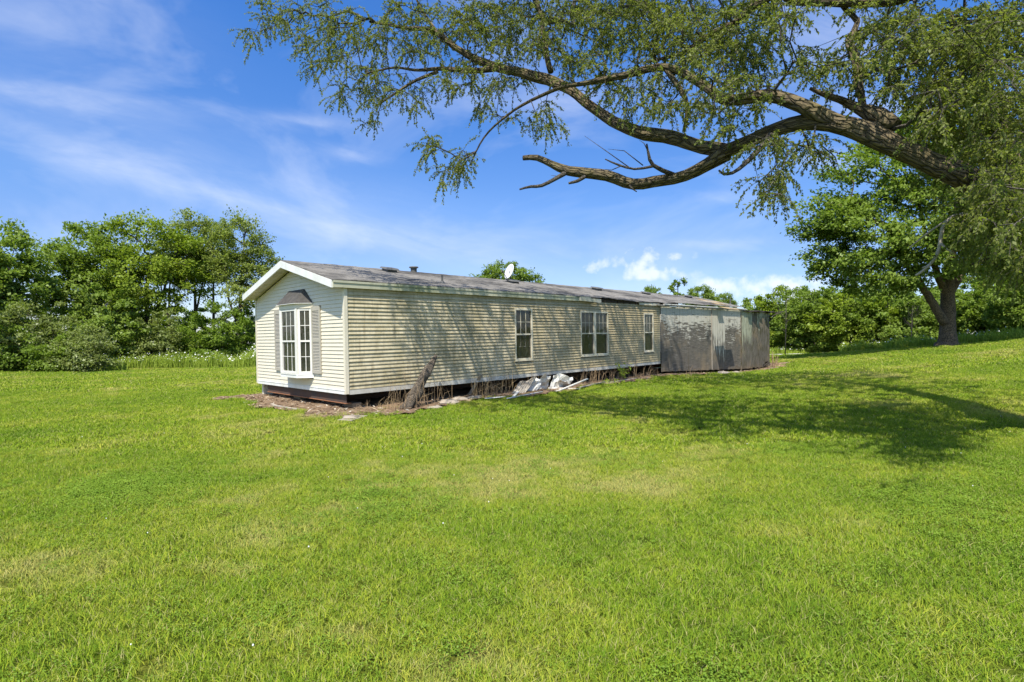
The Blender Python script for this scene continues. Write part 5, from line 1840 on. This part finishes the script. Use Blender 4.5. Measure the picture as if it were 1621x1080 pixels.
def scatter(name, label, meshes, P, idx, rotz, scl, tiltx, cat='grass'):
    """one object: tufts instanced on points by geometry nodes"""
    lib = bpy.data.collections.new(name + '_tufts')
    for k, me in enumerate(meshes):
        lib.objects.link(bpy.data.objects.new('%s_tuft_%02d' % (name, k), me))
    me = bpy.data.meshes.new(name)
    me.vertices.add(len(P))
    me.vertices.foreach_set('co', P.astype(np.float32).ravel())
    for nm, typ, arr in (('tuft', 'INT', idx.astype(np.int32)), ('size', 'FLOAT', scl.astype(np.float32))):
        at_ = me.attributes.new(nm, typ, 'POINT')
        at_.data.foreach_set('value', arr)
    at_ = me.attributes.new('turn', 'FLOAT_VECTOR', 'POINT')
    at_.data.foreach_set('vector', np.stack([tiltx[:, 0], tiltx[:, 1], rotz], -1).astype(np.float32).ravel())
    o = bpy.data.objects.new(name, me)
    COL.objects.link(o)
    tag(o, label, cat, kind='stuff')
    g = bpy.data.node_groups.new(name + '_scatter', 'GeometryNodeTree')
    g.interface.new_socket('Geometry', in_out='INPUT', socket_type='NodeSocketGeometry')
    g.interface.new_socket('Geometry', in_out='OUTPUT', socket_type='NodeSocketGeometry')
    N, Lk = g.nodes, g.links
    gi, go = N.new('NodeGroupInput'), N.new('NodeGroupOutput')
    ip = N.new('GeometryNodeInstanceOnPoints')
    ci = N.new('GeometryNodeCollectionInfo')
    ci.inputs['Collection'].default_value = lib
    ci.inputs['Separate Children'].default_value = True
    ci.inputs['Reset Children'].default_value = True
    ip.inputs['Pick Instance'].default_value = True

    def attr(nm, typ):
        a = N.new('GeometryNodeInputNamedAttribute')
        a.data_type = typ
        a.inputs['Name'].default_value = nm
        return a.outputs[0]
    Lk.new(gi.outputs[0], ip.inputs['Points'])
    Lk.new(ci.outputs[0], ip.inputs['Instance'])
    Lk.new(attr('tuft', 'INT'), ip.inputs['Instance Index'])
    Lk.new(attr('turn', 'FLOAT_VECTOR'), ip.inputs['Rotation'])
    Lk.new(attr('size', 'FLOAT'), ip.inputs['Scale'])
    Lk.new(ip.outputs[0], go.inputs[0])
    md = o.modifiers.new('scatter', 'NODES')
    md.node_group = g
    return o


def lawn_points(d0, d1, per_m2, rng, margin=1.25):
    """points on the lawn between two distances in front of the camera, a little wider than the view"""
    hw = 810.5 / FOC * margin
    st = 1 / math.sqrt(per_m2)
    D, Sx = np.meshgrid(np.arange(d0, d1, st), np.arange(-hw * d1 - 2.5, hw * d1 + 2.5, st))
    D, Sx = D.ravel(), Sx.ravel()
    D = D + rng.uniform(-.75, .75, len(D)) * st
    Sx = Sx + rng.uniform(-.75, .75, len(Sx)) * st
    keep = (np.abs(Sx) < hw * D + 2.5) & (D > d0) & (D < d1)
    d, s = D[keep], Sx[keep]
    P = CAM + d[:, None] * FW + s[:, None] * RT
    k = ~in_dirt(P[:, 0], P[:, 1])
    P = P[k]
    P[:, 2] = ground(P[:, 0], P[:, 1])
    return P


def build_grass():
    rng = np.random.default_rng(17)
    near = [tuft_mesh('near_tuft', .085, 120, .022, .050, .0038, 100 + k, 1.5) for k in range(6)] + [tuft_mesh('near_tall', .08, 90, .030, .066, .0040, 120 + k, 1.4) for k in range(2)] + [clover_mesh('clover', .11, 120, 130 + k) for k in range(3)]
    mid = [tuft_mesh('mid_tuft', .20, 230, .022, .055, .008, 140 + k, 1.5) for k in range(6)]
    far = [tuft_mesh('far_tuft', .40, 260, .025, .06, .018, 150 + k, 1.5) for k in range(5)]

    def lay(name, label, P, meshes, pick, s0, s1):
        n = len(P)
        scatter(name, label, meshes, P, pick, rng.random(n) * 2 * math.pi, rng.uniform(s0, s1, n), rng.normal(0, .08, (n, 2)))
    P = lawn_points(0.6, 7.5, 135, rng)
    n = len(P)
    nz = np.array([mnoise.noise((p[0] * .55, p[1] * .55, 3.0)) for p in P]) + rng.normal(0, .12, n)
    n2 = np.array([mnoise.noise((p[0] * .9, p[1] * .9, 9.0)) for p in P])
    pick = np.where((nz + rng.normal(0, .16, n) > .42) | (rng.random(n) < .05), 8 + rng.integers(0, 3, n), np.where(n2 + rng.normal(0, .15, n) > .32, 6 + rng.integers(0, 2, n), rng.integers(0, 6, n)))
    lay('grass', 'short mown grass and clover close to the camera', P, near, pick, .75, 1.3)
    P = lawn_points(7.2, 17, 24, rng)
    lay('grass', 'mown grass around and in front of the home', P, mid, rng.integers(0, 6, len(P)), .75, 1.25)
    P = lawn_points(16.5, 47, 6, rng)
    # keep the far grass on the lawn, not in the wood
    lay('grass', 'mown grass of the far lawn', P, far, rng.integers(0, 5, len(P)), .75, 1.25)
    # ragged longer grass along the edge of the bare strip
    n = 26000
    x = np.concatenate([rng.uniform(-.2, 2.2, n), rng.uniform(-5.8, 1.2, n // 2)])
    y = np.concatenate([rng.uniform(-1.2, 27.5, n), rng.uniform(-1.7, .2, n // 2)])
    ins = in_dirt(x, y)
    near_edge = (ins & ~in_dirt(x + .16, y - .12)) | (~ins & in_dirt(x - .14, y + .14))
    near_edge &= (rng.random(len(x)) < np.clip(.16 + .5 * np.sin(x * 1.7 + y * 2.3) * np.sin(y * .9), .02, .5))
    near_edge |= ins & (x > .15) & (rng.random(len(x)) < .008)
    P = np.stack([x, y, ground(x, y) + .012], -1)[near_edge]
    edge = [tuft_mesh('edge_tuft', .06, 26, .03, .10, .005, 170 + k, 1.0) for k in range(4)]
    lay('grass', 'longer ragged grass fringing the bare earth by the home', P, edge, rng.integers(0, 4, len(P)), .6, 1.2)
    # clover heads, dandelions and dry bits dotted about
    k = 46
    P = lawn_points(2.0, 9.0, 14, rng)
    nz = np.array([mnoise.noise((p[0] * .55, p[1] * .55, 3.0)) for p in P])
    P = P[nz > .05]
    P = P[rng.permutation(len(P))[:k]] + np.stack([np.zeros(min(k, len(P))), np.zeros(min(k, len(P))), rng.uniform(.035, .055, min(k, len(P)))], -1)
    m = MB()
    for p in P:
        r = rng.uniform(.004, .0065)
        m.tube([p - [0, 0, r], p, p + [0, 0, r]], [r * .5, r, r * .4], 6)
    tag(m.build('clover_flowers', M['petal']), 'small white clover heads dotted through the grass', 'flowers', kind='stuff')


build_grass()


# ------------------------------------------------------------------ wreckage along the foot of the wall
def tube_thing(name, label, cat, pts, rad, mt, sides=10, group=None, amp=.14, seed=1):
    base = np.array(pts[0], float)
    S = smooth_path([(*(np.array(p, float) - base), r) for p, r in zip(pts, rad)], .05)
    o = gnarly_tube(S, sides, seed, amp).build(name, M[mt], smooth=True)
    o.location = base
    tag(o, label, cat, group)
    return o


def board_thing(name, label, a, b, w, t, mt, up=(0, 0, 1), group=None, cat='board', notch=True):
    a, b = np.array(a, float), np.array(b, float)
    m = MB()
    m.bar((0, 0, 0), tuple(b - a), w, t, up)
    o = m.build(name, M[mt], bevel=.003)
    o.location = a
    tag(o, label, cat, group)
    return o


def stems(name, label, cat, base, n, hmin, hmax, spread, mt, seed, r=.004, curl=.3, group=None, side=1):
    rng = random.Random(seed)
    t = empty(name, tuple(base))
    tag(t, label, cat, group)
    m = MB()
    for k in range(int(n * .55) + 3):
        a = rng.uniform(0, 6.28)
        h = hmin + (hmax - hmin) * rng.random() ** 1.7
        s = rng.uniform(0, spread)
        x0, y0 = .12 * rng.uniform(-.6, 1), rng.uniform(-1, 1) * (spread * .9 + .08)
        dx, dy = s * math.cos(a), s * math.sin(a) * 1.4
        if dx < -.1:
            dx *= .3
        m.tube([(x0, y0, -.03), (x0 + dx * .4, y0 + dy * .35, h * .6), (x0 + dx, y0 + dy, h * rng.uniform(1 - curl, 1))], [r, r * .8, r * .35], 4, cap=False)
        if rng.random() < .6:
            b = rng.uniform(0, 6.28)
            l = h * rng.uniform(.15, .4)
            z = h * .6
            m.tube([(x0 + dx * .4, y0 + dy * .35, z), (x0 + dx * .4 + l * .5 * math.cos(b), y0 + dy * .35 + l * .5 * math.sin(b), z + l)], [r * .6, r * .25], 4, cap=False)
    m.build('stems', M[mt], t)
    return t


def build_wreckage():
    g0 = gpos(640, 650)
    top = wall_w(690, 563, .28)
    base = np.array([g0[0], g0[1], gz(g0[0], g0[1]) - .05])
    mid = base * .5 + top * .5
    tube_thing('leaning_log', 'rough broken log leaning up against the long wall', 'log', [base, base * .75 + top * .25 + [0, .03, .02], mid + [.02, -.03, 0], base * .22 + top * .78, top],
               [.15, .13, .115, .085, .03], 'old_bark', 14, amp=.2, seed=5)
    g1 = gpos(741, 628)
    board_thing('weathered_board', 'short weathered board propped against the wall right of the leaning log', g1, wall_w(762, 593, .12), .10, .025, 'old_board', (1, 0, 0))
    # fallen white skirting sheets
    def sheet(px, pyb, pyt, pxt, w, lab, mt='dirty_white', lean=.18, rib=6, tilt=0):
        b = gpos(px, pyb)
        tp = wall_w(pxt, pyt, lean)
        b = Vector((b[0], b[1], gz(b[0], b[1]) - .01))
        tp = Vector(tp)
        up = tp - b
        y = Vector((0.12, 1, .02 + tilt)).normalized()
        m = MB()
        n = rib * 2
        nn = up.cross(y).normalized()
        for k in range(n):
            u0, u1 = w * k / n, w * (k + 1) / n
            e0, e1 = (.012 if k % 2 else 0), (.012 if (k + 1) % 2 else 0)
            for i in range(4):
                def V(u, e, f_):
                    wv = .05 * math.sin(u * 7 + f_ * 5 + px) + .035 * math.sin(u * 15 - f_ * 9)
                    return y * u + nn * (e + wv * (.3 + f_) - .10 * f_ * f_) + up * f_ * (1 - .22 * abs(math.sin(u * 4.3 + px)) * f_)
                A = [V(u0, e0, i / 4), V(u1, e1, i / 4), V(u1, e1, (i + 1) / 4), V(u0, e0, (i + 1) / 4)]
                m.hexa([tuple(q) for q in A] + [tuple(q + nn * .005) for q in A])
        o = m.build('skirting_sheet', M[mt])
        o.location = b
        tag(o, lab, 'skirting sheet', 'fallen skirting sheets')
    sheet(806, 628, 602, 826, .50, 'brownish skirting sheet slumped at the left of the fallen white ones', 'old_board', .14)
    sheet(822, 623, 600, 836, .62, 'broad white skirting sheet leaning left of the folded one', lean=.14, rib=5)
    sheet(848, 619, 590, 855, .42, 'narrow upright white skirting sheet between two wider ones', lean=.2, rib=4)
    sheet(869, 618, 589, 874, .80, 'brightest large white skirting sheet, rightmost of the fallen ones', lean=.3, rib=6, tilt=-.14)
    sheet(884, 616, 594, 884, .45, 'small bent white sheet in front of the brightest one', lean=.5, rib=5, tilt=-.3)
    def strip(p0, p1, w, mt, lab, h0=.03, h1=.03, t=.02):
        a, b = gpos(*p0), gpos(*p1)
        a, b = np.array([a[0], a[1], gz(a[0], a[1]) + h0]), np.array([b[0], b[1], gz(b[0], b[1]) + h1])
        board_thing('fallen_board', lab, a, b, w, t, mt, group='boards lying on the bare earth')
    strip((868, 617), (918, 619), .07, 'dirty_white', 'clean white strip lying in front of the skirting sheets', .05, .05, .04)
    strip((880, 622), (930, 612), .05, 'dirty_white', 'white strip raised at its right end beside the sheets', .03, .24, .03)
    strip((918, 616), (962, 606), .08, 'old_board', 'grey board lying right of the white strips', .05, .05, .03)
    strip((955, 609), (1008, 601), .09, 'old_board', 'long grey board near the green sapling', .03, .05, .03)
    strip((768, 634), (800, 631), .06, 'dirty_white', 'thin white lath on the earth below the first window', .05, .05)
    strip((803, 634), (858, 623), .05, 'dirty_white', 'long thin white lath pointing to the skirting sheets', .05, .05)
    strip((812, 632), (824, 622), .07, 'dirty_white', 'short white offcut crossing the long lath', .05, .12)
    strip((700, 640), (760, 630), .10, 'old_board', 'grey board half buried between log and first window', .04, .05, .03)
    strip((386, 640), (408, 638), .09, 'dirty_white', 'pale slat on the grass at the gable corner furthest left', .04, .04)
    strip((432, 645), (474, 652), .07, 'old_board', 'grey slat lying under the gable end', .05, .05)
    strip((545, 668), (572, 660), .30, 'rubble', 'flat pale slab sunk in the earth at the near corner', .02, .02, .03)
    # rubble lumps
    rs = random.Random(2)
    for k, (px, py, s, lab) in enumerate([(712, 641, .20, 'largest grey rubble lump between log and propped board'), (728, 635, .16, 'grey rubble lump touching the half-buried board'), (748, 633, .15, 'rubble lump right under the propped board'),
                                          (690, 647, .12, 'small rubble lump right of the leaning log'), (556, 664, .13, 'pale stone at the near corner of the home'), (1145, 593, .22, 'grey lump at the foot of the plywood'), (1165, 592, .18, 'dark lump beside the pale green panel')]):
        p = gpos(px, py)
        m = MB()
        n1, n2 = 5, 9
        for i in range(n1 + 1):
            th = math.pi * i / n1
            for j in range(n2):
                a = 2 * math.pi * j / n2
                r = s * (1 + rs.uniform(-.25, .25))
                m.v.append((r * math.sin(th) * math.cos(a) * 1.2, r * math.sin(th) * math.sin(a) * 1.5, r * .5 * math.cos(th)))
        for i in range(n1):
            for j in range(n2):
                j2 = (j + 1) % n2
                m.f.append((i * n2 + j, i * n2 + j2, (i + 1) * n2 + j2, (i + 1) * n2 + j))
        o = m.build('rubble_lump', M['rubble'])
        o.location = (p[0], p[1], gz(p[0], p[1]) + s * .15)
        tag(o, lab, 'rubble', 'rubble lumps on the earth')
    # dead weeds and twigs
    def clump(px, py, n, h0, h1, sp, mt, seed, lab, r=.004, curl=.3):
        p = gpos(px, py)
        stems('dead_weed_clump', lab, 'dead weeds', (p[0], p[1], gz(p[0], p[1])), n, h0, h1, sp, mt, seed, r, curl, 'dead weeds along the wall')
    clump(612, 650, 70, .12, .36, .16, 'straw', 1, 'rusty brown dead weed tuft left of the leaning log', .003)
    clump(655, 648, 26, .25, 1.0, .4, 'dry_stem', 2, 'grey dead stalks tangled at the foot of the log', .006)
    clump(690, 640, 24, .2, .8, .5, 'dry_stem', 3, 'dead stalks right of the leaning log', .005)
    clump(632, 652, 12, .5, 1.3, .3, 'dry_stem', 4, 'tall thin dead stalks rising behind the log', .004)
    clump(760, 629, 34, .25, .7, .3, 'straw', 5, 'straw-coloured dead weeds by the propped board', .005)
    clump(795, 625, 44, .3, .75, .32, 'straw', 6, 'fan of straw-coloured stalks left of the skirting sheets', .005)
    clump(775, 628, 20, .3, .9, .35, 'dry_stem', 7, 'brown stalks between the two straw tufts', .005)
    clump(850, 618, 14, .5, 1.3, .3, 'dry_stem', 8, 'thin dead stalks standing behind the skirting sheets', .004)
    clump(930, 608, 30, .3, 1.0, .4, 'dry_stem', 9, 'dead twigs below the double window', .006)
    clump(948, 606, 22, .3, .9, .35, 'dry_stem', 10, 'dead twigs just right of the double window', .006)
    clump(968, 604, 20, .25, .8, .35, 'dry_stem', 11, 'dead twigs touching the green sapling', .006)
    clump(1008, 600, 30, .2, .75, .4, 'dry_stem', 12, 'brown twigs right of the green sapling', .009)
    clump(1030, 597, 26, .2, .6, .5, 'dry_stem', 13, 'dead twigs in the gap before the plywood', .008)
    clump(1092, 596, 18, .15, .6, .4, 'dry_stem', 14, 'dead stalks against the large plywood sheet', .008)
    clump(1226, 582, 16, .3, 1.0, .25, 'dry_stem', 15, 'dead stumpy stalks right of the ruined end', .02)
    clump(1236, 581, 26, .1, .35, .5, 'straw', 16, 'low straw on the bare patch by the ruined end', .008)
    clump(560, 656, 26, .08, .3, .4, 'dry_stem', 17, 'pale twigs at the near corner under the home', .004, .6)
    # leafy green sapling
    p = gpos(985, 603)
    t = empty('green_sapling', (p[0], p[1], gz(p[0], p[1])))
    tag(t, 'bright green leafy sapling under the wall right of the double window', 'sapling')
    rng = np.random.default_rng(8)
    m = MB()
    c, a = [], []
    for k in range(9):
        an = rng.uniform(0, 6.28)
        l = rng.uniform(.35, .62)
        e = np.array([.2 * math.cos(an) + .05, .32 * math.sin(an), l])
        m.tube([(0, 0, -.03), tuple(e * [.4, .4, .6]), tuple(e)], [.006, .005, .002], 5)
        for s in np.linspace(.35, 1.05, 9):
            c.append(e * [s ** 1.5, s ** 1.5, s])
            a.append(rng.normal(0, 1, 3) + [.4, 0, .2])
    m.build('stems', M['dry_stem'], t)
    c, a = np.array(c), np.array(a)
    v, f = leaf_quads(c + rng.normal(0, .03, c.shape), a, rng.normal(0, .5, c.shape) + [.4, -.2, 1], rng.uniform(.09, .16, len(c)), rng.uniform(.045, .08, len(c)))
    link('leaves', np_mesh('leaves', v, f), M['leaf_weed'], t)
    # chips and straw littering the bare earth
    rng = np.random.default_rng(12)
    n = 2600
    x = rng.uniform(-4.9, 1.6, n)
    y = rng.uniform(-1.2, 27, n)
    y[:900] = rng.uniform(-1.2, .4, 900)
    x[900:] = rng.uniform(-.3, 1.5, n - 900)
    k = in_dirt(x, y)
    x, y = x[k], y[k]
    c = np.stack([x, y, ground(x, y) + rng.uniform(.04, .075, len(x))], -1)
    v, f = leaf_quads(c, rng.normal(0, 1, c.shape) * [1, 1.4, .2], rng.normal(0, .35, c.shape) + [0, 0, 1], rng.uniform(.05, .24, len(x)), rng.uniform(.008, .03, len(x)))
    tag(link('debris_litter', np_mesh('debris_litter', v, f), M['litter']), 'scattered straw and wood chips on the bare earth', 'litter', kind='stuff')
    # burnt heap at the ruined end
    for k, (px, py, s, lab) in enumerate([(1200, 584, .5, 'charred heap at the foot of the mouldy panel'), (1212, 581, .35, 'smaller charred heap at the corner of the ruined end')]):
        p = gpos(px, py)
        m = MB()
        for i in range(9):
            a = (rs.uniform(-s, s) * .4, rs.uniform(-s, s) * 1.5, rs.uniform(0, .12))
            b = (a[0] + rs.uniform(-.3, .3), a[1] + rs.uniform(-.7, .7), a[2] + rs.uniform(.0, .35))
            m.bar(a, b, rs.uniform(.06, .16), .03)
        o = m.build('charred_heap', M['char'])
        o.location = (p[0], p[1], gz(p[0], p[1]))
        tag(o, lab, 'debris', 'charred remains')
    # distant lamp post and the pale drive behind the end of the home
    q = at(1188, 480, 70)
    t = empty('pole', (q[0], q[1], gz(q[0], q[1])))
    tag(t, 'slim distant pole rising beyond the roof end', 'pole')
    h = q[2] - gz(q[0], q[1]) + .3
    MB().tube([(0, 0, 0), (0, 0, h)], [.06, .045], 8).build('shaft', M['vent_grey'], t)
    MB().box(-.16, .16, -.12, .12, h, h + .3).build('head', M['vent_grey'], t, bevel=.03)


bark_mat('old_bark', (0.045, 0.034, 0.024), (0.25, 0.20, 0.145), 2.0)
m_, T_, b_ = mat('litter')
r_ = T_.add('ShaderNodeNewGeometry').outputs['Random Per Island']
T_.l.new(T_.ramp(r_, [(0.0, (0.10, 0.065, 0.04)), (0.4, (0.28, 0.20, 0.12)), (0.8, (0.42, 0.33, 0.21)), (1.0, (0.62, 0.58, 0.50))]), b_.inputs['Base Color'])
b_.inputs['Roughness'].default_value = .9
build_wreckage()


def build_drive():
    """pale concrete drive crossing behind the ruined end"""
    v, f = [], []
    n = 40
    for k in range(n + 1):
        px = 1150 + 190 * k / n
        for d, h in ((44.3, -.1), (44.3, .10), (46.6, .10), (46.6, -.1)):
            x, y = flat(px, d)
            v.append((x, y, gz(x, y) + h))
    for k in range(n):
        for j in range(3):
            f.append((4 * k + j, 4 * k + j + 4, 4 * k + j + 5, 4 * k + j + 1))
    o = link('drive', np_mesh('drive', v, f), M['concrete'])
    tag(o, 'pale concrete drive crossing behind the ruined end', 'drive', kind='structure')


build_drive()
